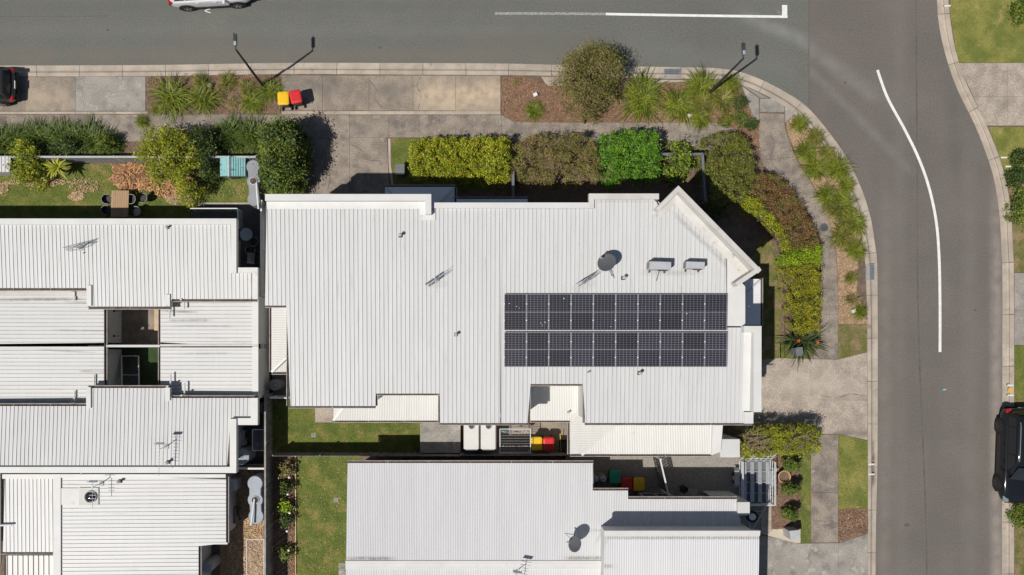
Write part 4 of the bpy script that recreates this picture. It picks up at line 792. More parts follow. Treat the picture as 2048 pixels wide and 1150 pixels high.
# ================================================================== VEGETATION
def leaves(C, size, asp=0.5, up=0.5, jitter=0.35):
    """one folded diamond leaf per centre"""
    n = len(C); d = rng.normal(size=(n, 3)); d[:, 2] = d[:, 2] * 0.6 + up * 0.3; d /= np.linalg.norm(d, axis=1)[:, None]
    nr = rng.normal(size=(n, 3)); nr[:, 2] = np.abs(nr[:, 2]) + up * 1.6; s = np.cross(d, nr); s /= np.linalg.norm(s, axis=1)[:, None] + 1e-9; nn = np.cross(s, d)
    L = size * (1 + jitter * rng.normal(size=n)).clip(0.4, 1.9); Wd = L * asp * 0.5
    V = np.zeros((n, 4, 3)); V[:, 0] = C - d * (L / 2)[:, None]; V[:, 2] = C + d * (L / 2)[:, None]
    V[:, 1] = C + s * Wd[:, None] + nn * (Wd * 0.35)[:, None]; V[:, 3] = C - s * Wd[:, None] + nn * (Wd * 0.35)[:, None]
    return V.reshape(-1, 3), np.arange(n * 4).reshape(-1, 4)
def crown_points(poly, h, z0, nclump, per, edge, spread, lump=0.25, low=0.25):
    """clump centres under a rounded top, biased towards the outside, then leaves about each"""
    p = sample_poly(poly, nclump); d = edge_dist(poly, p); top = 1 - np.clip(1 - d / edge, 0, 1) ** 2.2
    zt = z0 + (h - z0) * (0.35 + 0.65 * top); k = rng.random(nclump)
    fz = np.where(k < 0.72, 1 - 0.22 * rng.random(nclump), low + (1 - low) * rng.random(nclump))
    z = z0 + (zt - z0) * fz + rng.normal(size=nclump) * lump * 0.35
    A_ = abs(area(poly)); nb = max(5, int(A_ / (0.13 if h < 2.5 else 0.24))); bp = sample_poly(poly, nb); dn = np.sqrt(((p[:, None, :] - bp[None]) ** 2).sum(2).min(1))
    rr = 0.26 if h < 2.5 else 0.36; z = z - (0.5 if h < 2.5 else 0.9) * lump * np.clip(dn / rr, 0, 1.3) ** 2      # lobes with crevices between
    z = np.maximum(z, z0 * 0.6); c = np.c_[p, z]
    L = np.repeat(c, per, axis=0); L = L + rng.normal(size=L.shape) * np.array([spread, spread, spread * 0.7])
    L[:, 2] = np.maximum(L[:, 2], 0.16)
    return L, c
def bush(name, label, cat, px, h, mat, n=5000, size=0.09, asp=0.5, z0=0.25, edge=0.35, spread=0.09, per=26, lump=0.25, group=None, up=0.5, stems=7, zref=0.75, low=0.25, extra=None, twig=None, rnd=True):
    poly = [P(x, y, h * zref)[:2] for x, y in (smooth(list(px) + [px[0]], 5)[:-1] if rnd else px)]
    q = np.array(poly); c = q.mean(0); t = thing(name, label, cat, (c[0], c[1], 0.1), 0, group)
    C, cl = crown_points(poly, h, z0, max(8, n // per), per, edge, spread, lump, low)
    V, F = leaves(C - np.array([c[0], c[1], 0.1]), size, asp, up)
    link('crown', np_mesh('crown', V, F, mat), t)['kind'] = 'stuff'
    if extra:
        em, en, es = extra; C2, _ = crown_points(poly, h * 1.01, z0, max(6, en // 10), 10, edge, spread * 1.3, lump, 0.6); V, F = leaves(C2 - np.array([c[0], c[1], 0.1]), es, 0.35, up); link('foliage_tips', np_mesh('tips', V, F, em), t)['kind'] = 'stuff'
    b = MB(); o = Vector((c[0], c[1], 0.1))
    k = max(2, stems); ctr = offset(poly, 0.3) if len(poly) < 40 else poly
    base = [Vector((c[0], c[1], 0.1))] if max(q.max(0) - q.min(0)) < 3.4 else [Vector((*x, 0.1)) for x in sample_poly(poly, 5)]
    sel = cl[rng.choice(len(cl), min(len(cl), k * len(base) * 3), replace=False)]
    for e in sel:
        e = Vector(e); s0 = min(base, key=lambda w_: (w_.xy - e.xy).length); mid = s0.lerp(e, 0.45) + Vector((0, 0, 0.15 * h)); r = 0.02 + 0.008 * h
        b.tube(s0 - o, mid - o, r, r * 0.6, 5); b.tube(mid - o, e - o, r * 0.6, r * 0.2, 5)
    b.build('trunk' if cat == 'tree' else 'stems', twig or m_bark, t)['kind'] = 'stuff'
    return t
def oval(cx, cy, rx, ry, n=12, j=0.08, rot=0.0):
    out = []
    for i in range(n):
        a = 2 * math.pi * i / n; r = 1 + random.uniform(-j, j); x, y = rx * r * math.cos(a), ry * r * math.sin(a)
        out.append((cx + x * math.cos(rot) - y * math.sin(rot), cy + x * math.sin(rot) + y * math.cos(rot)))
    return out
# clipped hedges and shrubs along the front
bush('hedge', 'long clipped yellow green hedge beside the garage lawn', 'hedge', [(822, 282), (880, 274), (1018, 274), (1022, 320), (1018, 366), (940, 362), (826, 356), (818, 320)], 2.15, l_yel, 22000, 0.085, 0.55, edge=0.22, spread=0.085, lump=0.17, stems=4, per=40, rnd=False)
bush('shrub', 'olive brown wiry clipped shrub between yellow and bright green hedges', 'shrub', [(1026, 285), (1060, 268), (1120, 264), (1175, 270), (1200, 300), (1200, 345), (1185, 364), (1120, 368), (1050, 362), (1022, 330)], 2.45, l_brown, 19000, 0.075, 0.3, edge=0.4, spread=0.08, lump=0.4, per=45, stems=5, extra=(l_olive, 2200, 0.07))
bush('hedge', 'bright green clipped square hedge at the front', 'hedge', [(1198, 275), (1225, 262), (1300, 262), (1318, 275), (1320, 350), (1310, 362), (1235, 364), (1215, 372), (1208, 350), (1196, 340)], 2.48, l_green, 16000, 0.085, 0.5, edge=0.25, spread=0.085, lump=0.3, stems=4, per=40)
bush('shrub', 'small open light green shrub beside the grey corner fence', 'shrub', oval(1358, 318, 31, 42, j=0.15), 2.35, l_mid, 2500, 0.11, 0.55, edge=0.4, spread=0.11, lump=1.1, per=70, stems=6, extra=(l_lime, 700, 0.11))
bush('shrub', 'large rounded olive shrub at the street corner', 'shrub', [(1402, 290), (1425, 264), (1465, 258), (1498, 272), (1514, 310), (1517, 355), (1500, 392), (1470, 410), (1430, 402), (1408, 372), (1398, 330)], 2.3, l_olive, 19000, 0.07, 0.42, edge=0.7, spread=0.08, lump=0.35, per=45, stems=6)
bush('hedge', 'reddish brown clipped hedge curving along the footpath', 'hedge', [(1508, 352), (1530, 344), (1572, 364), (1604, 404), (1628, 452), (1640, 490), (1600, 505), (1575, 480), (1550, 440), (1520, 408), (1504, 380)], 1.9, l_red, 17000, 0.065, 0.42, edge=0.3, spread=0.075, lump=0.28, per=40, stems=5)
bush('hedge', 'low yellow green edge planting inside the red hedge', 'hedge', [(1478, 408), (1504, 392), (1530, 415), (1556, 446), (1578, 488), (1570, 510), (1552, 470), (1522, 436), (1490, 420)], 1.5, l_yel, 5200, 0.075, 0.45, edge=0.2, spread=0.08, stems=4)
bush('shrub', 'bright lime clipped shrub where red and mustard hedges meet', 'shrub', [(1566, 510), (1590, 498), (1622, 482), (1640, 486), (1643, 520), (1618, 530), (1580, 532), (1562, 525)], 1.85, l_lime, 7000, 0.07, 0.42, edge=0.25, spread=0.075, lump=0.28, per=40, stems=4)
bush('hedge', 'mustard green clipped hedge ending at the dark flax', 'hedge', [(1566, 530), (1600, 528), (1641, 526), (1642, 600), (1641, 664), (1612, 668), (1580, 660), (1574, 600)], 1.85, l_mus, 17000, 0.07, 0.42, edge=0.2, spread=0.075, lump=0.28, per=40, stems=4, rnd=False)
th_ = bush('hedge', 'tall clipped hedge with bare brown branches below the driveway', 'hedge', [(1484, 860), (1500, 852), (1560, 851), (1634, 852), (1640, 880), (1634, 902), (1600, 910), (1540, 910), (1488, 918), (1482, 890)], 2.3, l_yel, 13000, 0.075, 0.42, edge=0.2, spread=0.085, lump=0.3, stems=40, low=0.0, twig=m_dead_twig, extra=(l_olive, 4000, 0.07), per=60)
b = MB(); bc_ = Vector(P(1508, 884, 1.6))
for k in range(60):
    far = k % 4 == 0; s0 = Vector(P(random.uniform(1575, 1625) if far else random.uniform(1490, 1520), random.uniform(866, 896), 2.22)); a = random.uniform(0, 6.28); l = random.uniform(0.3, 0.9) * (0.6 if far else 1)
    m_ = s0 + Vector((math.cos(a) * l * 0.55, math.sin(a) * l * 0.3, 0.42)); e_ = m_ + Vector((math.cos(a + random.uniform(-0.5, 0.5)) * l * 0.7, math.sin(a) * l * 0.35, random.uniform(0.05, 0.22)))
    b.tube(s0, m_, 0.022, 0.016, 5); b.tube(m_, e_, 0.016, 0.006, 5)
b.build('bare_branches', m_dead_twig, th_, world=True)['kind'] = 'stuff'
bush('shrub', 'big khaki bottlebrush shrub overhanging the upper street', 'shrub', [(1130, 110), (1160, 86), (1200, 80), (1240, 96), (1256, 130), (1250, 170), (1220, 205), (1185, 228), (1150, 212), (1128, 175), (1120, 140)], 3.2, l_brownt, 17500, 0.09, 0.28, edge=0.9, spread=0.16, lump=0.85, per=70, low=0.0, extra=(l_olive, 3500, 0.08), stems=10, z0=0.5)
for i, (x, y, r, m, lab) in enumerate([(1481, 205, 15, l_dark, 'small dark ball shrub highest of the corner group'), (1452, 240, 15, l_olive, 'small olive ball shrub left in the corner group'), (1482, 236, 17, l_mid, 'small green shrub in the middle of the corner group'), (1503, 248, 13, l_dark, 'small dark shrub nearest the corner footpath')]):
    bush('shrub', lab, 'shrub', oval(x, y, r, r), 0.7, m, 1500, 0.06, 0.4, edge=0.3, spread=0.06, stems=3, group='small corner shrubs')
# trees
bush('tree', 'dense dark green tree beside the garage driveway', 'tree', [(520, 258), (540, 244), (570, 240), (594, 252), (603, 290), (600, 335), (592, 368), (562, 378), (536, 380), (522, 355), (516, 310)], 3.5, l_dark, 13000, 0.13, 0.55, edge=0.8, spread=0.16, lump=0.9, stems=10, z0=0.8, extra=(l_mid, 15000, 0.13), per=90)
bush('tree', 'loose yellow green tree over the left front fence', 'tree', [(268, 275), (290, 252), (330, 245), (365, 252), (395, 270), (402, 310), (395, 345), (380, 398), (352, 402), (345, 360), (318, 352), (300, 362), (282, 330), (266, 305)], 2.9, l_yel, 9000, 0.105, 0.42, edge=0.7, spread=0.15, lump=0.8, stems=10, z0=0.7, extra=(l_mid, 2000, 0.1), per=70)
bush('tree', 'dark small leaved tree behind the yellow green one', 'tree', [(375, 262), (405, 255), (425, 275), (430, 320), (420, 350), (402, 352), (390, 310)], 2.3, l_dark, 4200, 0.10, 0.45, edge=0.5, spread=0.15, lump=0.7, stems=8, z0=0.6, per=60)
bush('shrub', 'yellow green leafy shrub at the left end of the front fence', 'shrub', [(12, 294), (36, 282), (66, 286), (84, 308), (86, 338), (72, 360), (45, 366), (22, 346), (14, 320)], 2.0, l_yel, 4800, 0.10, 0.5, edge=0.5, spread=0.13, lump=0.6, stems=8, extra=(l_mid, 1400, 0.1), per=55)
bush('shrub', 'dark leafy shrub among the strappy plants near the yellow shrub', 'shrub', oval(128, 292, 34, 17, j=0.2), 1.15, l_dark, 2400, 0.10, 0.4, edge=0.3, spread=0.12, lump=0.7, per=50, stems=5)
bush('shrub', 'dark leafy shrub at the right end of the left strappy row', 'shrub', oval(212, 290, 24, 15, j=0.2), 1.1, l_mid, 1700, 0.10, 0.4, edge=0.3, spread=0.12, lump=0.7, per=50, stems=5)
# shrubs in the bed by the trailer and along the fence
for i, (x, y, rx, ry, lab) in enumerate([(1582, 931, 21, 14, 'round green shrub nearest the hedge beside the terracotta pot'), (1581, 979, 22, 15, 'round green shrub just below the terracotta pot'), (1580, 1029, 20, 14, 'round green shrub nearest the letterbox in the mulch bed')]):
    bush('shrub', lab, 'shrub', oval(x + 4, y, rx - 5, ry - 2), 1.4, l_mid, 2600, 0.07, 0.5, edge=0.35, spread=0.055, stems=5, z0=0.5, lump=0.35, per=40, group='round shrubs in the lower mulch bed')
for i, (x, y, r, m, lab) in enumerate([(566, 940, 14, l_brownt, 'khaki young shrub topmost along the timber fence'), (570, 976, 11, l_dark, 'dark young shrub second down the timber fence'), (567, 1013, 11, l_lime, 'lime green young shrub in the fence border'), (569, 1041, 12, l_dark, 'dark young shrub just below the lime one'), (567, 1107, 12, l_mid, 'green young shrub lowest along the timber fence')]):
    bush('shrub', lab, 'shrub', oval(x, y, r, r * 1.1, j=0.2), 1.05, m, 420, 0.11, 0.55, edge=0.3, spread=0.11, lump=0.2, stems=5, up=0.9, group='young shrubs along the timber fence')
for i, (x, y, rx, ry, m, lab) in enumerate([(2050, 20, 18, 22, l_mid, 'leafy shrub cut by the top right corner'), (2046, 315, 10, 14, l_dark, 'dark shrub uppermost on the right verge'), (2040, 352, 17, 12, l_dark, 'dark round shrub in the middle of the right verge'), (2046, 410, 22, 38, l_mid, 'large green shrub lowest on the right verge'), (2048, 1030, 18, 26, l_mid, 'green shrub just below the black car')]):
    bush('shrub', lab, 'shrub', oval(x, y, rx, ry, j=0.15), 1.0, m, 2600, 0.09, 0.5, edge=0.35, spread=0.10, stems=5, group='shrubs on the right verge')
bush('shrub', 'sparse dark shrub in the shade inside the corner fence', 'shrub', oval(1430, 420, 25, 16, j=0.2), 0.7, l_dark, 900, 0.08, 0.5, edge=0.3, spread=0.1, stems=3)

# tussocks: a few blade meshes shared by all clumps
def blade_mesh(name, nb, L, wd, mat, droop=1.0, seg=4, el=(0.5, 1.5), stiff=0.0, spread=0.10, short=0.0):
    Vs, Fs = [], []; base = 0
    for i in range(nb):
        a = random.uniform(0, 6.283); e = random.uniform(*el); l = L * (random.uniform(0.6, 1.1) if i % 2 else random.uniform(0.3, 0.75) * short + random.uniform(0.6, 1.1) * (1 - short)); w_ = wd * random.uniform(0.7, 1.2)
        p = np.array([random.gauss(0, spread), random.gauss(0, spread), 0.0]); s = np.array([-math.sin(a), math.cos(a), 0]) * w_ / 2
        for k in range(seg + 1):
            f = 1 - (k / seg) ** 2 * 0.9
            Vs += [p - s * f, p + s * f]
            p = p + np.array([math.cos(a) * math.cos(e), math.sin(a) * math.cos(e), math.sin(e)]) * l / seg
            p[2] = max(p[2], 0.03); e -= droop * random.uniform(0.3, 0.75) * (1 - stiff)
        for k in range(seg): q = base + k * 2; Fs.append((q, q + 1, q + 3, q + 2))
        base += 2 * (seg + 1)
    return np_mesh(name, np.array(Vs), np.array(Fs), mat)
TG = [blade_mesh('blades_green', 640, 0.85, 0.024, l_tus, spread=0.13, short=1.0) for _ in range(3)]
TO = [blade_mesh('blades_olive', 620, 0.85, 0.024, l_tus2, spread=0.13, short=1.0) for _ in range(3)]
TD = [blade_mesh('blades_deep', 300, 1.0, 0.036, l_strap, 0.8) for _ in range(3)]
TS = [blade_mesh('blades_straw', 150, 0.75, 0.02, l_straw, 1.2) for _ in range(2)]
def tussock(x, y, rpx, kind, label, group, z=0.1):
    o = link('tussock', random.choice(kind)); o.location = P(x, y, z); o.rotation_euler = (0, 0, random.uniform(0, 6.28))
    s = rpx * U / 0.62; o.scale = (s * random.uniform(0.9, 1.12), s * random.uniform(0.9, 1.12), min(1.15, 0.55 + 0.5 * s) * random.uniform(0.8, 1.25)); return tag(o, label, 'grass plant', group)
g1 = 'tussocks in the bed under the left street light'
for x, y, r, k, lab in [(346, 196, 40, TG, 'largest green tussock at the left end of the lamp bed'), (318, 218, 16, TO, 'little olive tussock at the lower left corner of the lamp bed'), (411, 200, 30, TG, 'broad green tussock in the middle of the lamp bed'), (404, 168, 20, TO, 'olive tussock above the broad middle one in the lamp bed'), (456, 165, 19, TO, 'thin upper tussock right of the white marker in the lamp bed'), (441, 186, 18, TS, 'straw coloured tussock beside the white marker in the lamp bed'), (466, 208, 18, TS, 'faded tussock low in the lamp bed'), (506, 206, 27, TG, 'green tussock near the right end of the lamp bed'), (496, 178, 18, TO, 'small olive tussock above the right hand green one'), (541, 182, 23, TG, 'yellow green tussock at the foot of the left street light')]: tussock(x, y, r, k, lab, g1)
g2 = 'tussocks in the bed under the right street light'
for x, y, r, k, lab in [(1068, 223, 19, TG, 'small green tussock near the white marker box'), (1174, 228, 22, TS, 'flattened straw tussock below the bottlebrush shrub'), (1281, 196, 44, TG, 'large round green tussock right of the bottlebrush shrub'), (1402, 178, 34, TG, 'tall tussock left of the right lamp post base'), (1357, 212, 34, TG, 'leftmost tussock of the cluster under the right lamp'), (1398, 208, 28, TO, 'olive tussock in the centre of the right lamp cluster'), (1441, 200, 30, TO, 'olive tussock right of the right lamp post base'), (1460, 170, 22, TG, 'upper right tussock under the right lamp head'), (1399, 236, 24, TG, 'lowest tussock of the right lamp cluster by the footpath'), (1032, 165, 10, TS, 'tiny dry tuft at the left end of the reddish bed')]: tussock(x, y, r, k, lab, g2)
g3 = 'tussocks along the curved kerb'
for i, (x, y, r, k) in enumerate([(1597, 249, 21, TG), (1628, 276, 25, TO), (1608, 306, 26, TG), (1652, 308, 22, TO), (1626, 338, 28, TG), (1672, 338, 32, TG), (1690, 372, 20, TG), (1650, 392, 28, TG), (1680, 408, 32, TG), (1702, 446, 32, TG), (1680, 474, 28, TO), (1708, 500, 24, TG), (1700, 556, 16, TO), (1702, 600, 24, TS), (1717, 624, 19, TG), (1690, 440, 24, TO), (1664, 420, 22, TO)]):
    tussock(x, y, r * 0.88, k, ('straw coloured' if k is TS else 'olive' if k is TO else 'green') + ' tussock, %s down the curved verge from the ramp' % ORD[i] if i < 15 else ['olive tussock squeezed among the thickest curved verge clumps', 'olive tussock on the path side of the curved verge'][i - 15], g3)
g4 = 'strappy plants along the left front fence'
for i, (x, y, r) in enumerate([(-25, 285, 26), (8, 288, 26), (38, 276, 22), (72, 272, 24), (100, 282, 27), (128, 272, 25), (152, 284, 27), (178, 276, 25), (200, 288, 25), (222, 292, 20)]): tussock(x, y, r * 1.15, TD, 'deep green strappy plant, %s from the left along the front fence' % ORD[i], g4)
g5 = 'strappy plants by the dark tree'
for i, (x, y, r) in enumerate([(286, 244, 12), (436, 284, 25), (462, 272, 26), (484, 286, 24), (504, 272, 24), (522, 288, 20)]): tussock(x, y, r * 1.15, TD if i else TG, 'strappy plant, %s from the left between yellow tree and dark tree' % ORD[i], g5)
# flax with orange flowers
t = thing('flax_plant', 'dark spiky flax with orange flowers at the hedge end', 'plant', P(1598, 680, 0.1))
link('leaves', blade_mesh('flax_leaves', 110, 1.55, 0.10, l_flax, 0.35, 4, (0.25, 1.35), 0.2, 0.15), t)
for dx, dy in ((-0.45, -0.05), (0.55, -0.15)):
    b = MB(); b.tube((dx * 0.4, dy * 0.4, 0.05), (dx, dy, 1.05), 0.012); b.build('flower_stalk', l_flax, t)
    f = MB()
    for k in range(5): a = k * 1.25; f.add([(dx, dy, 1.05), (dx + 0.05 * math.cos(a + 0.4), dy + 0.05 * math.sin(a + 0.4), 1.12), (dx + 0.13 * math.cos(a), dy + 0.13 * math.sin(a), 1.10), (dx + 0.05 * math.cos(a - 0.4), dy + 0.05 * math.sin(a - 0.4), 1.12)], [(0, 1, 2, 3)])
    f.build('flower', l_orange, t)
t = thing('cordyline', 'yellow and orange cordyline with broad leaves on the left lawn', 'plant', P(134, 344, 0.1))
lc_ = link('leaves', blade_mesh('cordyline_leaves', 42, 0.85, 0.17, l_cord, 0.9, 4, (0.0, 1.4), 0.1, 0.05), t)
lc_.location = (0, 0, 1.0); b = MB(); b.tube((0, 0, 0), (0.0, 0, 1.05), 0.05, 0.04); b.build('stem', m_bark, t)
t = thing('dead_palm', 'heap of dead orange brown palm fronds by the fence', 'plant', P(268, 350, 0.1))
link('fronds', blade_mesh('dead_fronds', 260, 1.0, 0.05, m_chip_dead, 1.1, 4, (0.2, 1.2), 0, 0.28), t)
# ================================================================== OBJECTS
def unit(v): return Vector(v).normalized()
# ---- street lights
def street_lamp(x, y, rz, label):
    t = thing('street_lamp', label, 'street light', P(x, y, 0.1), rz, 'street lights')
    b = MB(); b.lathe([(0.11, 0), (0.11, 0.05), (0.075, 0.08), (0.07, 1.2), (0.045, 5.62), (0.045, 5.66)], 12); b.build('pole', m_dark, t, smooth=False)
    b = MB(); b.tube((0, 0, 5.6), (0, 0.2, 5.72), 0.032); b.build('arm', m_dark, t)
    h = MB(); h.bbox((0, 0.42, 5.74), (0.17, 0.56, 0.09), 0.02); hd = h.build('lamp_head', m_dark, t)
    g = MB(); g.bbox((0, 0.24, 5.80), (0.13, 0.2, 0.03), 0.012); g.build('gear_cover', m_tank, hd)
    g = MB(); g.tube((-0.05, 0.72, 5.78), (-0.05, 0.72, 5.86), 0.018); g.build('sensor', m_dark, hd)
    g = MB(); g.box((0, 0.5, 5.688), (0.12, 0.3, 0.012)); g.build('lens', m_plastic_w, hd)
street_lamp(526, 172, math.radians(1), 'black street light leaning over the road above the two bins')
street_lamp(1416, 188, math.radians(2), 'black street light in the tussock bed near the corner')
# ---- wheelie bins
def bin_(x, y, rz, lid, label, body=m_binbody, group=None):
    t = thing('wheelie_bin', label, 'bin', P(x, y, 1.1)[:2] + (0.124,), rz, group)
    b = MB(); vs = []
    for z, hx, hy, oy in ((0.10, 0.20, 0.24, 0.0), (0.55, 0.24, 0.295, 0.01), (0.94, 0.27, 0.335, 0.02), (0.99, 0.285, 0.35, 0.02)):
        e = 0.05
        vs += [(-hx + e, -hy + oy, z), (hx - e, -hy + oy, z), (hx, -hy + e + oy, z), (hx, hy - e + oy, z), (hx - e, hy + oy, z), (-hx + e, hy + oy, z), (-hx, hy - e + oy, z), (-hx, -hy + e + oy, z)]
    fs = [tuple(range(7, -1, -1)), tuple(range(24, 32))]
    for r in range(3):
        for i in range(8): fs.append((r * 8 + i, r * 8 + (i + 1) % 8, r * 8 + 8 + (i + 1) % 8, r * 8 + 8 + i))
    b.add(vs, fs); b.build('body', body, t)
    l = MB(); vs = []
    for z, hx, hy in ((0.995, 0.30, 0.355), (1.03, 0.30, 0.355), (1.062, 0.27, 0.32), (1.075, 0.2, 0.24)):
        e = 0.07
        vs += [(-hx + e, -hy, z), (hx - e, -hy, z), (hx, -hy + e, z), (hx, hy - e, z), (hx - e, hy, z), (-hx + e, hy, z), (-hx, hy - e, z), (-hx, -hy + e, z)]
    l.add(vs, fs); l.box((0, 0.02, 1.085), (0.26, 0.035, 0.03)); l.build('lid', lid, t)
    h = MB(); h.tube((-0.2, -0.39, 0.97), (0.2, -0.39, 0.97), 0.016); h.tube((-0.2, -0.39, 0.97), (-0.2, -0.30, 0.95), 0.014); h.tube((0.2, -0.39, 0.97), (0.2, -0.30, 0.95), 0.014); h.build('handle', body, t)
    for s in (-1, 1): wq = MB(); wq.tube((s * 0.22, -0.29, 0.1), (s * 0.27, -0.29, 0.1), 0.1, n=16); wq.build('wheel', m_rubber, t)
    return t
bin_(567, 197, math.radians(3), m_lid_y, 'yellow lidded wheelie bin on the driveway edge by the street', group='kerbside bins')
bin_(591.5, 194, math.radians(12), m_lid_r, 'red lidded wheelie bin beside the yellow one near the street', group='kerbside bins')
bin_(1073, 887, math.radians(180), m_lid_y, 'yellow lidded bin beside the clothesline in the rear courtyard', group='courtyard bins')
bin_(1097, 888, math.radians(180), m_lid_r, 'red lidded bin in the rear courtyard next to yellow one', m_binbody_r, group='courtyard bins')
bin_(1230, 953, math.radians(1), m_lid_g, 'green lidded bin in the shaded alley', group='alley bins')
bin_(1253, 968, math.radians(-1), m_lid_r, 'dark red bin between green and yellow bins in the alley', m_binbody_r, group='alley bins')
bin_(1278, 968, math.radians(1), m_lid_y, 'yellow lidded bin in the shaded alley by the gate', group='alley bins')
# ---- roof vents
def vent(px, py, pl, label, s=1.0, rz=0.0):
    p = pl.px(px, py); t = thing('roof_vent', label, 'vent', p, rz, 'roof vent pipes', s)
    b = MB(); b.box((0, 0, 0.03), (0.17, 0.17, 0.05), taper=0.8); b.build('flashing', m_rust, t)
    b = MB(); b.lathe([(0.055, 0.0), (0.05, 0.26), (0.05, 0.30)], 12); b.build('pipe', m_galv, t)
    b = MB(); b.lathe([(0.075, 0.30), (0.075, 0.33), (0.02, 0.37)], 12); b.build('cap', m_grey_pale, t)
for x, y, pl, lab, s in [(801, 471, pB, 'rusty vent pipe on the middle house near the front parapet', 1.1), (912, 669, pB, 'rusty vent pipe low on the middle house roof', 1.0), (1246, 556, pB, 'vent pipe between the dish and the rooftop air conditioners', 1.1), (1278, 746, pB, 'vent pipe just below the solar panels', 1.1), (1177, 744, pB, 'tiny vent stub below the solar panels left of the larger one', 0.55), (336, 455, pA, 'vent pipe at the front edge of the upper left roof', 0.9), (337, 924, pA2, 'vent pipe beside the aerial on the lower left roof', 1.1), (241, 962, pD, 'vent pipe at the top of the bottom left roof', 1.1), (166, 947, pD, 'small vent stub near the flashing above the roof light', 0.6), (168, 506, pA, 'tiny vent beside the aerial on the upper left roof', 0.4), (1137, 824, pc, 'small rusty vent on the low rear roof', 0.7)]: vent(x, y, pl, lab, s)
# ---- television aerials
def yagi(px, py, pl, hgt, rz, label, n=8, L=1.3, tilt=0.0):
    p = pl.px(px, py); t = thing('tv_aerial', label, 'aerial', p, rz, 'rooftop aerials')
    b = MB(); b.tube((0, 0, 0), (0, 0, hgt), 0.018); b.tube((0.25, 0.2, 0), (0, 0, hgt * 0.55), 0.01); b.build('mast', m_galv, t)
    b = MB(); b.box((0, 0, 0.03), (0.22, 0.22, 0.03)); b.build('mount', m_grey_pale, t)
    b = MB(); z = hgt - 0.04; b.tube((0, 0.25, z), (0, -L, z - tilt), 0.014); b.build('boom', m_galv, t)
    for i in range(n): e = MB(); y = 0.1 - i * (L / n); l = 0.16 + (0.10 if i < 2 else 0.0); e.tube((-l, y, z + 0.012), (l, y, z + 0.012), 0.009, n=6); e.build('element', m_frame, t)
    for s in (-1, 1): e = MB(); e.add([(-0.22, 0.22, z), (0.22, 0.22, z), (0.22, 0.30, z + s * 0.2), (-0.22, 0.30, z + s * 0.2)], [(0, 1, 2, 3)]); e.build('reflector', m_galv, t)
def phased(px, py, pl, hgt, rz, label):
    p = pl.px(px, py); t = thing('tv_aerial', label, 'aerial', p, rz, 'rooftop aerials')
    b = MB(); b.tube((0, 0, 0), (0, 0, hgt), 0.02); b.tube((0.3, 0.1, 0), (0, 0, hgt * 0.6), 0.011); b.build('mast', m_galv, t)
    b = MB(); b.box((0, 0, 0.03), (0.25, 0.25, 0.03)); b.build('mount', m_grey_pale, t)
    for s in (-1, 1):
        g = MB(); cx = s * 0.27
        for k in range(9): z = hgt - 0.75 + k * 0.09; g.tube((cx - 0.24, 0.08, z), (cx + 0.24, 0.08, z), 0.006, n=5)
        for k in (-1, 0, 1): g.tube((cx + k * 0.22, 0.08, hgt - 0.76), (cx + k * 0.22, 0.08, hgt), 0.008, n=5)
        r = g.build('reflector_grid', m_galv, t)
        for k in range(3):
            e = MB(); z = hgt - 0.66 + k * 0.26
            e.tube((cx, -0.06, z), (cx - 0.16, -0.07, z + 0.09), 0.007, n=5); e.tube((cx, -0.06, z), (cx + 0.16, -0.07, z + 0.09), 0.007, n=5); e.tube((cx, -0.06, z), (cx - 0.16, -0.07, z - 0.09), 0.007, n=5); e.tube((cx, -0.06, z), (cx + 0.16, -0.07, z - 0.09), 0.007, n=5); e.build('bow_tie', m_grey, t)
    b = MB(); b.tube((-0.5, 0, hgt - 0.3), (0.5, 0, hgt - 0.3), 0.012); b.build('cross_bar', m_galv, t)
phased(163, 497, pA, 1.0, math.radians(15), 'grid aerial on the upper left roof')
phased(872, 561, pB, 1.0, math.radians(35), 'grid aerial on the middle house roof')
phased(1170, 562, pB, 0.9, math.radians(30), 'grid aerial beside the satellite dish on the corner house')
yagi(333, 893, pA2, 1.1, math.radians(0), 'white yagi aerial on the lower left roof')
yagi(203, 967, pD, 1.1, math.radians(0), 'yagi aerial standing over the round roof light', 6, 1.0)
yagi(1030, 1142, pHs, 1.3, math.radians(-10), 'dark yagi aerial at the bottom of the lower roof', 7, 1.2)
# ---- satellite dishes
m_dish = M('dish_grey', (0.105, 0.11, 0.12), (0.09, 0.095, 0.104), 3, 0.55)
def dish(px, py, pl, r, aim, hgt, label, legs):
    p = pl.px(px, py); t = thing('satellite_dish', label, 'satellite dish', p, 0, 'satellite dishes')
    a = unit(aim); Mx = a.to_track_quat('Z', 'Y').to_matrix(); c = Vector((0, 0, hgt))
    b = MB(); prof = [(r * k / 8, 0.22 * r * (k / 8) ** 2) for k in range(1, 9)]; b.lathe([(0.001, 0)] + prof + [(r * 1.0, 0.22 * r - 0.02), (0.3 * r, -0.015)], 32, c, M=Mx)
    b.build('reflector', m_dish, t, smooth=True)
    f = c + a * (r * 1.0) + Mx @ Vector((0, -0.35 * r, 0)); b = MB(); b.tube(c + Mx @ Vector((0, -r * 0.95, 0.2 * r)), f, 0.018); b.build('feed_arm', m_dark, t)
    b = MB(); b.tube(f - a * 0.04, f + a * 0.12, 0.05, 0.035, 10); b.build('feed_horn', m_grey_pale, t)
    b = MB(); b.tube((0, 0, 0), c - a * 0.03, 0.028); b.build('mast', m_galv, t)
    for q in legs: b = MB(); b.tube((q[0], q[1], 0), c * 0.6, 0.014); b.build('strut', m_galv, t)
dish(1209, 529, pB, 0.44, (-0.55, 0.35, 0.9), 0.75, 'grey satellite dish on the corner house roof', [(0.35, -0.55), (0.45, -0.62), (-0.5, -0.45)])
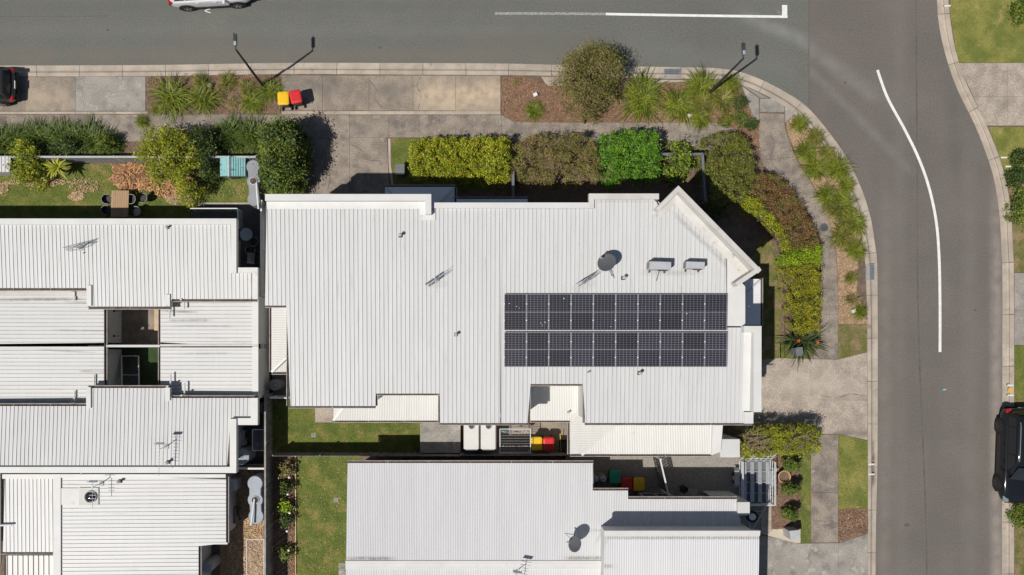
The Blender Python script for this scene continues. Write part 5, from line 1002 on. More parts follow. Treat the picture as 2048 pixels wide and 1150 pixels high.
dish(1146, 1079, pH, 0.40, (-0.75, 0.25, 0.62), 1.0, 'grey satellite dish on the lower house roof', [(-0.4, 0.3), (0.2, 0.5)])
# ---- air conditioners
def aircon(loc, rz, d, label, group, rails=True, body=m_grey_pale, pipe=None):
    t = thing('air_conditioner', label, 'air conditioner', loc, rz, group); w_, dp, h = d; z0 = 0.12
    b = MB(); b.bbox((0, 0, z0 + h / 2), (w_, dp, h), 0.02); bd = b.build('casing', body, t)
    g = MB(); g.lathe([(0.22 * h / 0.6, 0), (0.22 * h / 0.6, 0.02), (0.19 * h / 0.6, 0.03)], 20, (w_ * 0.18, -dp / 2, z0 + h / 2), M=Matrix.Rotation(math.pi / 2, 3, 'X')); g.build('fan_grille', m_dark, bd)
    for k in range(6): s = MB(); s.box((-w_ / 2 - 0.006, 0, z0 + 0.1 + k * (h - 0.2) / 6), (0.012, dp * 0.7, 0.03)); s.build('louvre', m_grey, bd)
    for s_ in (-1, 1): r = MB(); r.box((s_ * w_ * 0.35, 0, z0 / 2 + 0.01), (0.05, dp + 0.2, z0 - 0.02)); r.build('rail', m_rust, t)
    r = MB(); r.path([(w_ / 2, 0.05, z0 + 0.2), (w_ / 2 + 0.16, 0.05, z0 + 0.16), (w_ / 2 + 0.22, 0.06, 0.02)], 0.035, 8); r.build('pipe', m_rust_br, t)
    return t
aircon(pB.px(1313, 534), math.radians(-2), (0.98, 0.36, 0.66), 'larger left hand air conditioner on the corner house roof', 'rooftop air conditioners')
aircon(pB.px(1383, 533), math.radians(-2), (0.84, 0.32, 0.58), 'smaller right hand air conditioner on the corner house roof', 'rooftop air conditioners')
aircon(P(490, 874, 0.12), math.radians(90), (0.8, 0.3, 0.6), 'air conditioner against the left house wall in the side yard', 'side yard air conditioners')
aircon(P(473, 1027, 0.12), math.radians(90), (0.8, 0.32, 0.6), 'dark air conditioner beside the bottom left house', 'side yard air conditioners', body=m_grey)
b = MB(); p = pB.px(1318, 536); q = pB.px(1312, 562); t = tag(MB().path([(p[0], p[1], p[2] + 0.06), (p[0] - 0.04, p[1] - 0.25, p[2] + 0.07), (q[0], q[1], q[2] + 0.06)], 0.016).build('conduit', m_grey), 'bent grey conduit running from the larger rooftop air conditioner', 'pipe')
# ---- solar panels
m_cells = bpy.data.materials.new('solar_cells'); m_cells.use_nodes = True; nt = m_cells.node_tree; L = nt.links; bs = nt.nodes['Principled BSDF']
tc = nt.nodes.new('ShaderNodeTexCoord'); bk = nt.nodes.new('ShaderNodeTexBrick'); bk.offset = 0.0; bk.inputs['Scale'].default_value = 1.0; bk.inputs['Brick Width'].default_value = 0.162; bk.inputs['Row Height'].default_value = 0.0815; bk.inputs['Mortar Size'].default_value = 0.006; bk.inputs['Mortar Smooth'].default_value = 0.2; bk.inputs['Bias'].default_value = 0.0
bk.inputs['Color1'].default_value = (0.009, 0.009, 0.016, 1); bk.inputs['Color2'].default_value = (0.012, 0.012, 0.022, 1); bk.inputs['Mortar'].default_value = (0.205, 0.20, 0.225, 1)
mp = nt.nodes.new('ShaderNodeMapping'); mp.inputs['Location'].default_value = (0.4860, 0.0, 0); L.new(tc.outputs['Object'], mp.inputs[0]); L.new(mp.outputs[0], bk.inputs['Vector'])
oi = nt.nodes.new('ShaderNodeObjectInfo'); mr = nt.nodes.new('ShaderNodeMapRange'); mr.inputs['To Min'].default_value = 0.8; mr.inputs['To Max'].default_value = 1.35; L.new(oi.outputs['Random'], mr.inputs[0])
mx = nt.nodes.new('ShaderNodeMix'); mx.data_type = 'RGBA'; mx.blend_type = 'MULTIPLY'; mx.inputs[0].default_value = 1; cx = nt.nodes.new('ShaderNodeCombineXYZ'); [L.new(mr.outputs[0], cx.inputs[i]) for i in range(3)]
L.new(bk.outputs['Color'], mx.inputs[6]); L.new(cx.outputs[0], mx.inputs[7]); L.new(mx.outputs[2], bs.inputs['Base Color']); bs.inputs['Roughness'].default_value = 0.32; bs.inputs['Specular IOR Level'].default_value = 0.4
m_white_spot = M('white_spot', (0.75, 0.74, 0.70), None, rough=0.9)  # small off-white spots scattered on a few upper-row panels
x0, x1 = 1008.0, 1452.0; ys = [(588.0, 661.0), (664.0, 734.0)]
pw = (x1 - x0) / 10; tilt = math.atan(0.06)
for r, (ya, yb) in enumerate(ys):
    for k in range(10):
        ce = Vector(pB.px(x0 + pw * (k + 0.5), (ya + yb) / 2)); pa, pb = Vector(pB.px(x0 + pw * k, ya)), Vector(pB.px(x0 + pw * (k + 1), yb))
        W2, H2 = (pb.x - pa.x) / 2 - 0.008, (pa.y - pb.y) / 2 - 0.006
        t = thing('solar_panel', 'solar panel, %s from the left in the %s row' % (ORD[k], ('upper', 'lower')[r]), 'solar panel', (ce.x, ce.y, ce.z + 0.14), 0, 'solar panels on the corner house'); t.rotation_euler = (tilt, 0, 0)
        f = MB(); q = 0.024
        for s in (-1, 1): f.box((s * (W2 - q / 2), 0, 0), (q, 2 * H2, 0.04)); f.box((0, s * (H2 - q / 2), 0), (2 * W2 - 2 * q, q, 0.039))
        f.box((0, 0, 0.003), (2 * W2 - 2 * q, 0.028, 0.034)); f.build('frame', m_panel_frame, t)
        for s in (-1, 1):
            g = MB(); hh = H2 - q - 0.014; g.box((0, 0, 0), (2 * W2 - 2 * q, hh, 0.02)); o = g.build('cell_sheet', m_cells, t); o.location = (0, s * (hh / 2 + 0.014), 0.004)
        for s in (-0.45, 0.45):
            c = MB(); c.box((-W2 - 0.004, s * H2, 0.024), (0.05, 0.045, 0.02)); c.build('clamp', m_clamp, t)
        b = MB()
        for s in (-0.45, 0.45): b.box((0, s * H2, -0.055), (2 * W2 + 0.02, 0.04, 0.05))
        b.build('rail', m_galv, t)
        if (r, k) in ((0, 0), (0, 1), (0, 4), (0, 8), (0, 2)):
            for _ in range(3 if k < 2 else 1):
                d = MB(); qx, qy, s = random.uniform(-W2, W2) * 0.8, random.uniform(-H2, H2) * 0.8, random.uniform(0.015, 0.035); d.add([(qx + s * random.uniform(0.6, 1.2) * math.cos(a), qy + s * random.uniform(0.6, 1.2) * math.sin(a), 0.017) for a in np.linspace(0, 6.283, 9)[:-1]], [tuple(range(8))]); d.build('pale_spot', m_white_spot, t)
# ---- cars
def loft(b, st, prof, mi=0):
    rings = []
    for s in st:
        x = s[0]; pts = prof(*s[1:]); rings.append([(x, y, z) for y, z in pts])
    m = len(rings[0]); base = len(b.v); b.v += [p for r in rings for p in r]
    for i in range(len(rings) - 1):
        for j in range(m - 1): b.f.append((base + i * m + j, base + (i + 1) * m + j, base + (i + 1) * m + j + 1, base + i * m + j + 1)); b.m.append(mi)
    b.f.append(tuple(base + j for j in range(m))); b.m.append(mi); b.f.append(tuple(base + (len(rings) - 1) * m + j for j in range(m - 1, -1, -1))); b.m.append(mi)
def car(loc, rz, paint, label, Ln=4.5, Wd=1.86, Ht=1.66, rim=None, arch=True, rails=False, belt=None):
    t = thing('parked_car', label, 'car', loc, rz, 'parked cars'); L2, w2 = Ln / 2, Wd / 2; rim = rim or m_alloy
    belt = belt or 0.98 * Ht / 1.66
    def prof(hw, zb, zt, cr):
        half = [(hw * 0.82, zb), (hw * 0.96, zb + 0.10), (hw, zb + 0.30), (hw * 0.995, zt - 0.22), (hw * 0.965, zt - 0.06), (hw * 0.90, zt), (hw * 0.5, zt + cr), (0, zt + cr * 1.2)]
        return [(-y, z) for y, z in half] + [(y, z) for y, z in half[-2::-1]]
    b = MB(); loft(b, [(-L2, w2 * 0.74, 0.42, belt - 0.18, 0.02), (-L2 + 0.10, w2 * 0.90, 0.30, belt - 0.04, 0.02), (-L2 + 0.45, w2, 0.24, belt, 0.02), (-0.6, w2, 0.22, belt, 0.02), (0.6, w2, 0.22, belt, 0.02), (L2 - 1.15, w2, 0.23, belt - 0.02, 0.05), (L2 - 0.5, w2 * 0.97, 0.25, belt - 0.10, 0.07), (L2 - 0.14, w2 * 0.86, 0.30, belt - 0.22, 0.05), (L2, w2 * 0.66, 0.40, belt - 0.36, 0.02)], prof)
    body = b.build('body', paint, t, smooth=True, sub=2)
    def gh(wb, wt, zt):
        half = [(wb, belt - 0.05), (wb * 0.985, belt + 0.02), (wt + 0.03, zt - 0.08), (wt - 0.05, zt), (wt * 0.5, zt + 0.03), (0, zt + 0.04)]
        return [(-y, z) for y, z in half] + [(y, z) for y, z in half[-2::-1]]
    st = [(-L2 + 0.16, w2 * 0.86, w2 * 0.70, belt + 0.04), (-L2 + 0.30, w2 * 0.89, w2 * 0.72, Ht - 0.22), (-L2 + 0.52, w2 * 0.90, w2 * 0.73, Ht - 0.07), (-L2 + 1.2, w2 * 0.90, w2 * 0.74, Ht - 0.04), (0.0, w2 * 0.90, w2 * 0.74, Ht - 0.04), (0.42, w2 * 0.90, w2 * 0.73, Ht - 0.10), (1.22, w2 * 0.88, w2 * 0.80, belt + 0.04)]
    b = MB(); loft(b, st, gh); b.build('cabin', paint, t, smooth=True, sub=1)
    def pt(x, side, f, lift=0.014):                       # point on the cabin side: f 0 belt .. 1 roof edge
        xs = [s[0] for s in st]; wb, wt, zt = [float(np.interp(x, xs, [s[k] for s in st])) for k in (1, 2, 3)]
        y0, z0_, y1, z1 = wb * 0.985, belt + 0.02, wt + 0.03, zt - 0.08
        return (x, side * (y0 + (y1 - y0) * f + lift), z0_ + (z1 - z0_) * f + lift * 0.6)
    for side in (-1, 1):
        for xa, xb in ((-L2 + 0.42, -L2 + 0.92), (-L2 + 0.99, -0.15), (-0.08, 0.95)):
            g = MB(); top = min(xb, 0.42 if xb > 0.5 else xb)
            vs = [pt(xa, side, 0.08), pt(xb, side, 0.08), pt((xb + top) / 2, side, 0.5) if xb > 0.5 else pt(xb, side, 0.5), pt(top, side, 0.95), pt(xa + (0.10 if xa < -L2 + 0.5 else 0), side, 0.95), pt(xa + (0.05 if xa < -L2 + 0.5 else 0), side, 0.5)]
            g.add(vs, [(0, 1, 2, 5), (5, 2, 3, 4), (5, 2, 1, 0), (4, 3, 2, 5)]); g.build('side_window', m_glass, t)
        g = MB(); g.bbox((0.82, side * (w2 + 0.09), belt + 0.06), (0.14, 0.2, 0.14), 0.03); g.build('mirror', paint, t)
        for xh in (-0.62, 0.30): g = MB(); g.bbox((xh, side * (w2 * 0.99 + 0.015), belt - 0.12), (0.2, 0.03, 0.035), 0.008); g.build('door_handle', paint, t)
        g = MB(); g.box((0, side * (w2 * 0.965), 0.28), (Ln * 0.5, 0.06, 0.12)); g.build('sill', m_trim, t)
        g = MB(); g.bbox((-L2 + 0.16, side * w2 * 0.80, belt - 0.14), (0.22, 0.24, 0.16), 0.03); g.build('tail_light', m_lampred, t)
        g = MB(); g.bbox((L2 - 0.24, side * w2 * 0.74, belt - 0.24), (0.36, 0.28, 0.12), 0.03); g.build('headlight', m_lampclear, t)
        for xw in (-Ln * 0.30, Ln * 0.305):
            wl = MB(); R = Matrix.Rotation(math.pi / 2, 3, 'X'); cy = side * (w2 - 0.09)
            wl.lathe([(0.2, -0.11), (0.32, -0.115), (0.352, -0.09), (0.352, 0.09), (0.32, 0.115), (0.2, 0.11)], 28, (xw, cy, 0.352), M=R); wl = wl.build('wheel', m_rubber, t, smooth=False)
            rm = MB(); rm.lathe([(0.06, 0.0), (0.225, 0.0), (0.225, 0.02)], 24, (xw, cy + side * 0.085, 0.352), M=R); rm = rm.build('rim', m_trim, wl)
            for k in range(5):
                a = k * 2 * math.pi / 5 + 0.3; s = MB(); s.add([(xw + 0.05 * math.cos(a + 0.7), cy + side * 0.118, 0.352 + 0.05 * math.sin(a + 0.7)), (xw + 0.05 * math.cos(a - 0.7), cy + side * 0.118, 0.352 + 0.05 * math.sin(a - 0.7)), (xw + 0.225 * math.cos(a - 0.2), cy + side * 0.122, 0.352 + 0.225 * math.sin(a - 0.2)), (xw + 0.225 * math.cos(a + 0.2), cy + side * 0.122, 0.352 + 0.225 * math.sin(a + 0.2))], [(0, 1, 2, 3), (3, 2, 1, 0)]); s.build('spoke', rim, wl)
            ar = MB(); vs = []; n = 14
            for k in range(n + 1):
                a = math.pi * (-0.08 + 1.16 * k / n)
                for rr, yy in ((0.375, 0.012), (0.45, 0.014), (0.45, -0.06)): vs.append((xw + rr * math.cos(a), side * (w2 + yy), 0.36 + rr * math.sin(a)))
            fs = []
            for k in range(n):
                for j in range(2): q = k * 3 + j; fs += [(q, q + 3, q + 4, q + 1), (q + 1, q + 4, q + 3, q)]
            ar.add(vs, fs); ar.build('wheel_arch', m_trim if arch else paint, t)
            dk = MB(); dk.tube((xw, side * (w2 - 0.02), 0.36), (xw, side * (w2 + 0.006), 0.36), 0.40, n=28); dk.build('arch_liner', m_trim, t)
        if rails: g = MB(); g.path([(-L2 + 0.7, side * w2 * 0.66, Ht - 0.03), (-L2 + 0.9, side * w2 * 0.68, Ht + 0.05), (-0.1, side * w2 * 0.68, Ht + 0.05), (0.2, side * w2 * 0.66, Ht - 0.03)], 0.02); g.build('roof_rail', m_alloy, t)
    def cross(x, f): return None
    g = MB(); xs = (1.16, 0.50); za, zb = belt + 0.10, Ht - 0.10
    g.add([(xs[0], -w2 * 0.80, za), (xs[0] + 0.06, 0, za + 0.02), (xs[0], w2 * 0.80, za), (xs[1], w2 * 0.66, zb), (xs[1] + 0.05, 0, zb + 0.05), (xs[1], -w2 * 0.66, zb)], [(0, 1, 4, 5), (1, 2, 3, 4)]); o = g.build('windscreen', m_glass, t); o.location = (0.03, 0, 0.035)
    g = MB(); g.add([(-L2 + 0.17, -w2 * 0.76, belt + 0.10), (-L2 + 0.12, 0, belt + 0.10), (-L2 + 0.17, w2 * 0.76, belt + 0.10), (-L2 + 0.36, w2 * 0.66, Ht - 0.17), (-L2 + 0.31, 0, Ht - 0.14), (-L2 + 0.36, -w2 * 0.66, Ht - 0.17)], [(5, 4, 1, 0), (4, 3, 2, 1)]); o = g.build('rear_window', m_glass, t); o.location = (-0.035, 0, 0.01)
    g = MB(); g.bbox((-L2 - 0.01, 0, 0.52), (0.12, Wd * 0.8, 0.16), 0.03); g.bbox((L2 - 0.02, 0, 0.46), (0.12, Wd * 0.6, 0.16), 0.03); g.build('bumper', m_trim, t)
    g = MB(); g.box((-L2 - 0.02, 0, 0.74), (0.03, 0.42, 0.12)); g.build('number_plate', m_plastic_w, t)
    return t
car(P(427, -14.5, 0.0), math.radians(3.4), m_carwhite, 'white car cut off by the top edge of the street', 4.4, 1.86, 1.72, belt=1.12)
bc = car(P(2024, 908, 0.06), math.radians(-92), m_carblack, 'black car cut off at the right edge, half on the kerb', 5.05, 1.95, 1.82, m_alloy_dk, rails=True); bc.rotation_euler[0] = 0.06
car(P(-38, 178, G + 0.004), math.radians(180), m_cargrey, 'dark grey car with its tail on the left driveway', 4.4, 1.84, 1.5, m_alloy)
# ---- fences ------------------------------------------------------------------
def fence(name, label, p0, p1, h, step, pw, mat, rail=m_frame, cap=0.06, gap_mesh=None, posts=2.4, z0=G, lean=0.0):
    a, c = PV(*p0, 0), PV(*p1, 0); d = c - a; L = d.length; u = d.normalized(); ry = math.atan2(u.y, u.x)
    t = thing(name, label, 'fence', (a.x, a.y, z0), ry)
    me = MB().box((0, 0, h / 2), (pw, 0.018, h)).mesh('paling', mat)
    n = int(L / step)
    for i in range(n):
        o = link('paling', me, t); o.location = (step * (i + 0.5) + random.uniform(-0.006, 0.006), 0.0, random.uniform(-0.012, 0.0))
    for z in (0.25, h - 0.3):
        b = MB(); b.box((L / 2, 0.03, z), (L, 0.035, 0.07)); b.build('rail', rail if cap else mat, t)
    if cap: b = MB(); b.box((L / 2, 0.0, h + 0.02), (L + 0.04, cap, 0.035)); b.build('top_cap', rail, t)
    pm = MB().box((0, 0.0, (h + 0.06) / 2), (0.065, 0.065, h + 0.06)).mesh('post', rail); k = max(1, int(L / posts))
    for i in range(k + 1): o = link('post', pm, t); o.location = (L * i / k, 0.035, 0)
    return t
GP = lambda x, y, z: tuple(np.array((NX, NY)) + (np.array((x, y)) - np.array((NX, NY))) * (1 - z / H))   # ground pixel under a pixel seen at height z
fence('slat_fence', 'grey slatted front fence of the left house', GP(-240, 315, 1.4), GP(512, 315, 1.4), 1.4, 0.16, 0.085, m_grey_pale, m_grey_pale, 0.10)
fence('paling_fence', 'long timber paling fence between straw yard and lawn', GP(531, 790, 1.75), GP(531, 1260, 1.75), 1.7, 0.105, 0.092, m_wood, m_wood, 0.09)
fence('paling_fence', 'timber paling fence behind the rear lawn', GP(546, 912, 1.7), GP(922, 912, 1.7), 1.6, 0.105, 0.095, m_wood, m_wood, 0.0)
fence('paling_fence', 'timber paling fence behind the courtyard bins', GP(925, 911, 1.7), GP(1139, 911, 1.7), 1.6, 0.105, 0.095, m_wood, m_wood, 0.0)
fence('paling_fence', 'short pale fence crossing the narrow side yard', GP(472, 937, 1.7), GP(530, 937, 1.7), 1.6, 0.105, 0.095, m_wood, m_cap, 0.09)
fence('boundary_fence', 'white topped fence between left and middle houses', GP(523, 402, 1.7), GP(523, 780, 1.7), 1.65, 0.2, 0.195, m_grey_pale, m_cap, 0.09)
fence('slat_fence', 'dark blue grey fence dividing the front gardens', GP(1026, 345, 1.6), GP(1026, 397, 1.6), 1.55, 0.2, 0.19, m_grey, m_grey, 0.13)
fence('slat_fence', 'grey corner fence beside the small light green shrub', GP(1322, 309, 1.6), GP(1404, 309, 1.6), 1.55, 0.2, 0.19, m_grey, m_grey, 0.13)
fence('slat_fence', 'grey return fence left of the large olive shrub', GP(1404, 311, 1.6), GP(1410, 402, 1.6), 1.55, 0.2, 0.19, m_grey, m_grey, 0.13)
fence('slat_gate', 'dark slatted gate across the shaded alley', GP(1319, 918, 1.7), GP(1336, 990, 1.7), 1.7, 0.14, 0.09, m_dark, m_frame, 0.07, posts=2.0)
fence('side_gate', 'low white rail beside the low side roof', GP(541, 796, 1.7), GP(578, 796, 1.7), 1.6, 0.2, 0.19, m_grey_pale, m_frame, 0.06)
t = thing('garden_edging', 'low brown wire edging beside the mustard hedge', 'edging', P(1565, 600, G)); 
pts = smooth([(1530, 455), (1552, 480), (1560, 520), (1568, 600), (1569, 716)], 6)
b = MB(); b.path([P(x, y, 0.2) for x, y in pts], 0.014); b.path([P(x, y, 0.33) for x, y in pts], 0.010); b.build('wire', m_bark, t, world=True)
for x, y in pts[::3]: b = MB(); b.tube(P(x, y, 0.1), P(x, y, 0.40), 0.022); b.build('stake', m_bark, t, world=True)
t = tag(link('lawn_edging', MB().box((0, 0, 0), (0.05, 6.4, 0.12)).mesh('edging', m_wood_pale)), 'pale timber edging between mulch strip and long lawn', 'edging'); t.location = P(591.5, 1030, 0.14)
# small shed at the left edge
t = thing('garden_shed', 'small pale ribbed shed roof at the left edge', 'shed', P(-20, 330, 0.1))
b = MB(); p = wpoly(rect(-60, 316, 18, 341), 1.5); b.prism(p, 0.1, 1.5); b.build('wall', m_grey_pale, t, world=True)
sheet_roof(t, 'roof', rect(-64, 313, 21, 344), Plane(1.4, 0, 0.02), 0, 'rib', RIB, 0.08)
# ---- cubby house -------------------------------------------------------------
t = thing('cubby_house', 'teal timber cubby house with weathered boards on the lawn', 'playhouse', P(466, 338, G))
zr, ze = 1.75, 1.3
xa, xr, xb, ya, yb = 440, 457, 491, 313, 352
p = wpoly([(443, 316), (487, 316), (487, 349), (443, 349)], 1.0); b = MB(); b.prism(p, 0.12, 1.28); b.build('wall', m_teal, t, world=True)
def pitch(x0, z0, x1, z1, n):
    for i in range(n):
        f0, f1 = i / n, (i + 1) / n - 0.012
        A = [P(x0 + (x1 - x0) * f, y, z0 + (z1 - z0) * f + (0.025 if k else 0.0)) for k, (f, y) in enumerate(((f0, ya), (f1, ya), (f1, yb), (f0, yb)))]
        A = [P(x0 + (x1 - x0) * f0, ya, z0 + (z1 - z0) * f0), P(x0 + (x1 - x0) * f1, ya, z0 + (z1 - z0) * f1 + 0.03), P(x0 + (x1 - x0) * f1, yb, z0 + (z1 - z0) * f1 + 0.03), P(x0 + (x1 - x0) * f0, yb, z0 + (z1 - z0) * f0)]
        b = MB(); b.add(A + [(q[0], q[1], q[2] - 0.02) for q in A], [(0, 1, 2, 3), (3, 2, 1, 0), (4, 5, 6, 7), (0, 4, 5, 1), (1, 5, 6, 2), (2, 6, 7, 3), (3, 7, 4, 0)]); b.build('roof_board', m_teal, t, world=True)
pitch(xr, zr, xa, ze, 4); pitch(xr, zr, xb, ze, 7)
b = MB(); b.strip([P(xr, ya - 1, zr + 0.02), P(xr, yb + 1, zr + 0.02)], 0.1, 0.03); b.build('ridge_cap', m_galv, t, world=True)
b = MB(); b.add([P(440, 352.5, ze), P(491, 352.5, ze), P(457, 352.5, zr), P(443, 355, 0.15), P(488, 355, 0.15)], [(0, 1, 2), (2, 1, 0), (0, 3, 4, 1), (1, 4, 3, 0)]); b.build('gable', m_teal, t, world=True)
b = MB(); b.bbox(P(470, 355.5, 0.75), (0.5, 0.05, 0.5), 0.01); b.build('window', m_dark, t, world=True)
# ---- outdoor table and chairs -----------------------------------------------
t = thing('outdoor_table', 'slatted timber outdoor table half in the house shadow', 'table', P(240, 406, G))
hw = 15.5; zt = 0.74
for i in range(8):
    x = 223 + (258 - 223) * (i + 0.5) / 8; a, c = P(x, 381, zt), P(x - 2, 434, zt); b = MB(); b.strip([(a[0], a[1], zt - 0.03), (c[0], c[1], zt - 0.03)], 0.108, 0.03); b.build('slat', m_wood_tan, t, world=True)
for x in (227, 254):
    for y in (385, 430): b = MB(); p = P(x, y, 0.7); b.box((p[0], p[1], 0.41), (0.07, 0.07, 0.58)); b.build('leg', m_wood_tan, t, world=True)
def bucket_chair(x, y, rz, label, mat, group):
    t = thing('outdoor_chair', label, 'chair', P(x, y, 0.6)[:2] + (G,), rz, group, 0.82)
    b = MB(); b.lathe([(0.18, 0.40), (0.24, 0.42), (0.25, 0.45), (0.22, 0.455)], 18); b.build('seat', mat, t)
    b = MB(); n = 14; vs = []
    for i in range(n + 1):
        a = math.radians(70 + 220 * i / n)
        for r, z in ((0.25, 0.45), (0.30, 0.62), (0.31, 0.82 - 0.10 * abs(i / n - 0.5))): vs.append((r * math.cos(a), r * math.sin(a), z))
    fs = []
    for i in range(n):
        for k in range(2): q = i * 3 + k; fs += [(q, q + 3, q + 4, q + 1), (q + 1, q + 4, q + 3, q)]
    b.add(vs, fs); b.build('backrest', mat, t, smooth=True)
    b = MB(); top = [vs[i * 3 + 2] for i in range(n + 1)]; b.path(top, 0.014, 6); b.build('frame', m_grey_pale, t)
    for sx in (-1, 1):
        for sy in (-1, 1): b = MB(); b.tube((sx * 0.14, sy * 0.14, 0.42), (sx * 0.2, sy * 0.2, 0.0), 0.014); b.build('leg', m_dark, t)
gch = 'chairs round the outdoor table'
bucket_chair(215, 399, 0.0, 'dark woven chair left of the table in the sun', m_dark, gch); bucket_chair(214, 421, 0.0, 'dark woven chair left of the table in shadow', m_dark, gch)
bucket_chair(264, 399, math.pi, 'dark woven chair with pale rim right of the table', m_dark, gch); bucket_chair(287, 397, math.pi * 0.9, 'dark green chair farther right of the table', m_dark, gch); bucket_chair(273, 423, math.pi, 'pale blue seated chair in the shadow right of the table', m_tank, gch)
# ---- glass balustrade
t = thing('glass_balustrade', 'frameless glass balustrade with white rail by the patio', 'balustrade', P(430, 425, G))
m_clear = bpy.data.materials.new('clear_glass'); m_clear.use_nodes = True; nt = m_clear.node_tree; bs = nt.nodes['Principled BSDF']; bs.inputs['Base Color'].default_value = (0.7, 0.85, 0.88, 1); bs.inputs['Roughness'].default_value = 0.03; bs.inputs['Alpha'].default_value = 0.25
def gl(p, q, h=1.05):
    a, c = PV(*GP(*p, h), G), PV(*GP(*q, h), G); n = max(1, round((c - a).length / 1.2))
    b = MB(); b.strip([a + Vector((0, 0, h - 0.02)), c + Vector((0, 0, h - 0.02))], 0.05, 0.045); b.build('top_rail', m_frame, t, world=True)
    for i in range(n):
        u, v = a.lerp(c, i / n + 0.02), a.lerp(c, (i + 1) / n - 0.02); b = MB(); b.strip([u + Vector((0, 0, 0.05)), v + Vector((0, 0, 0.05))], 0.012, h - 0.08); b.build('glass_panel', m_clear, t, world=True)
    for s in (a, c): b = MB(); b.tube(s, s + Vector((0, 0, h)), 0.025); b.build('post', m_frame, t, world=True)
gl((381, 417), (474, 417)); gl((475, 418), (477, 455))
# ---- tanks
def lobed_tank(pts, r, h, mat, label, cap_at, pipe=None):
    c = P(*pts[1], 0.1); t = thing('rainwater_tank', label, 'water tank', c)
    b = MB(); gp = [Vector(P(x, y, h)) for x, y in pts]; outline = []
    n = 10
    dirv = (gp[-1] - gp[0]).normalized(); sd = Vector((-dirv.y, dirv.x, 0)); ang0 = math.atan2(dirv.y, dirv.x)
    right, left = [], []
    for k, g in enumerate(gp):
        a0, a1 = (math.pi, math.pi * 0.28) if k == 0 else ((math.pi * 0.72, math.pi * 0.28) if k < len(gp) - 1 else (math.pi * 0.72, 0.0))
        for i in range(n + 1):
            a = a0 + (a1 - a0) * i / n; left.append((g.x + r * math.cos(ang0 + a), g.y + r * math.sin(ang0 + a))); right.append((g.x + r * math.cos(ang0 - a), g.y + r * math.sin(ang0 - a)))
    poly = left + right[::-1][1:-1]
    b.prism(poly, 0.1, h - 0.05); b.prism(poly, h - 0.05, h, inset=0.03); b.build('shell', mat, t, world=True)
    g = gp[cap_at]; b = MB(); b.lathe([(0.21, 0), (0.21, 0.05), (0.17, 0.06), (0.165, 0.02)], 22, (g.x, g.y, h)); cp = b.build('inlet', m_grey_pale, t, world=True)
    b = MB(); b.lathe([(0.16, 0.0), (0.15, 0.03)], 20, (g.x, g.y, h + 0.02)); b.build('leaf_strainer', m_gutter, cp, world=True)
    if pipe: b = MB(); b.path([Vector(q) for q in pipe], 0.05, 10); b.build('downpipe', m_frame, t, world=True)
    return t
g = P(509, 998, 2.0)
lobed_tank([(510, 967), (510.5, 1000), (512, 1033)], 0.40, 1.9, m_tank, 'blue grey three lobed rainwater tank in the straw yard', 1, [(g[0], g[1], 2.0), P(506, 1020, 2.1), P(502, 1051, 2.2)])
lobed_tank([(506, 333), (507, 362), (508, 398)], 0.36, 1.8, m_tank_g, 'grey three lobed rainwater tank by the white topped fence', 1, [P(513, 366, 1.95), P(514, 385, 2.0), P(517, 418, 2.0)])
for x, lab in ((943, 'white rainwater tank left of the pair behind the middle house'), (977, 'white rainwater tank right of the pair behind the middle house')):
    t = thing('rainwater_tank', lab, 'water tank', P(x, 875, 0.12), 0, 'white rear tanks'); h = 1.85
    p = wpoly(rect(x - 15.5, 842, x + 15.5, 902), h); b = MB(); e = 0.12
    q = [(p[0][0] + e, p[0][1]), (p[1][0] - e, p[1][1]), (p[1][0], p[1][1] - e), (p[2][0], p[2][1] + e), (p[2][0] - e, p[2][1]), (p[3][0] + e, p[3][1]), (p[3][0], p[3][1] + e), (p[0][0], p[0][1] - e)]
    b.prism(q, 0.12, h - 0.06); b.prism(q, h - 0.06, h, inset=0.05); b.build('shell', m_tank_w, t, world=True)
    g = P(x, 852, h); b = MB(); b.lathe([(0.18, 0), (0.18, 0.04), (0.14, 0.05), (0.14, 0.01)], 20, (g[0], g[1], h)); cp = b.build('inlet', m_grey_pale, t, world=True); b = MB(); b.lathe([(0.13, 0.015), (0.12, 0.03)], 18, (g[0], g[1], h)); b.build('leaf_strainer', m_gutter, cp, world=True)
t = thing('round_tank', 'round blue grey tank beside the left house in the side yard', 'water tank', P(497, 906, 0.12)); b = MB(); b.lathe([(0.42, 0.0), (0.42, 1.5), (0.40, 1.54), (0.1, 1.58)], 28); b.build('shell', m_tank, t); b = MB(); b.lathe([(0.10, 1.57), (0.10, 1.62)], 12); b.build('lid', m_grey, t)
t = thing('hot_water_tank', 'pale cylinder standing in the dark corner at the bottom left', 'water heater', P(431, 1120, 0.12)); b = MB(); b.lathe([(0.3, 0.0), (0.3, 1.45), (0.27, 1.52), (0.08, 1.56)], 24); b.build('shell', m_grey_pale, t); b = MB(); b.tube((0.1, 0, 1.5), (0.1, 0, 1.7), 0.03); b.tube((-0.1, 0, 1.5), (-0.3, 0.0, 1.6), 0.02); b.build('pipework', m_galv, t)
t = thing('hot_water_tank', 'dark cylinder under the low side roof of the middle house', 'water heater', P(559, 768, 0.12)); b = MB(); b.lathe([(0.3, 0.0), (0.3, 1.3), (0.27, 1.37), (0.08, 1.4)], 24); b.build('shell', m_grey, t); b = MB(); b.tube((0.1, 0, 1.35), (0.1, 0, 1.55), 0.03); b.build('pipework', m_galv, t)
t = thing('meter_box', 'pale box standing against the wall above the three lobed tank', 'box', P(477, 962, 0.12)); b = MB(); b.bbox((0, 0, 0.7), (0.45, 0.62, 1.4), 0.03); b.build('casing', m_grey_pale, t); b = MB(); b.box((0.23, 0, 0.8), (0.02, 0.5, 0.9)); b.build('door', m_plastic_w, t)
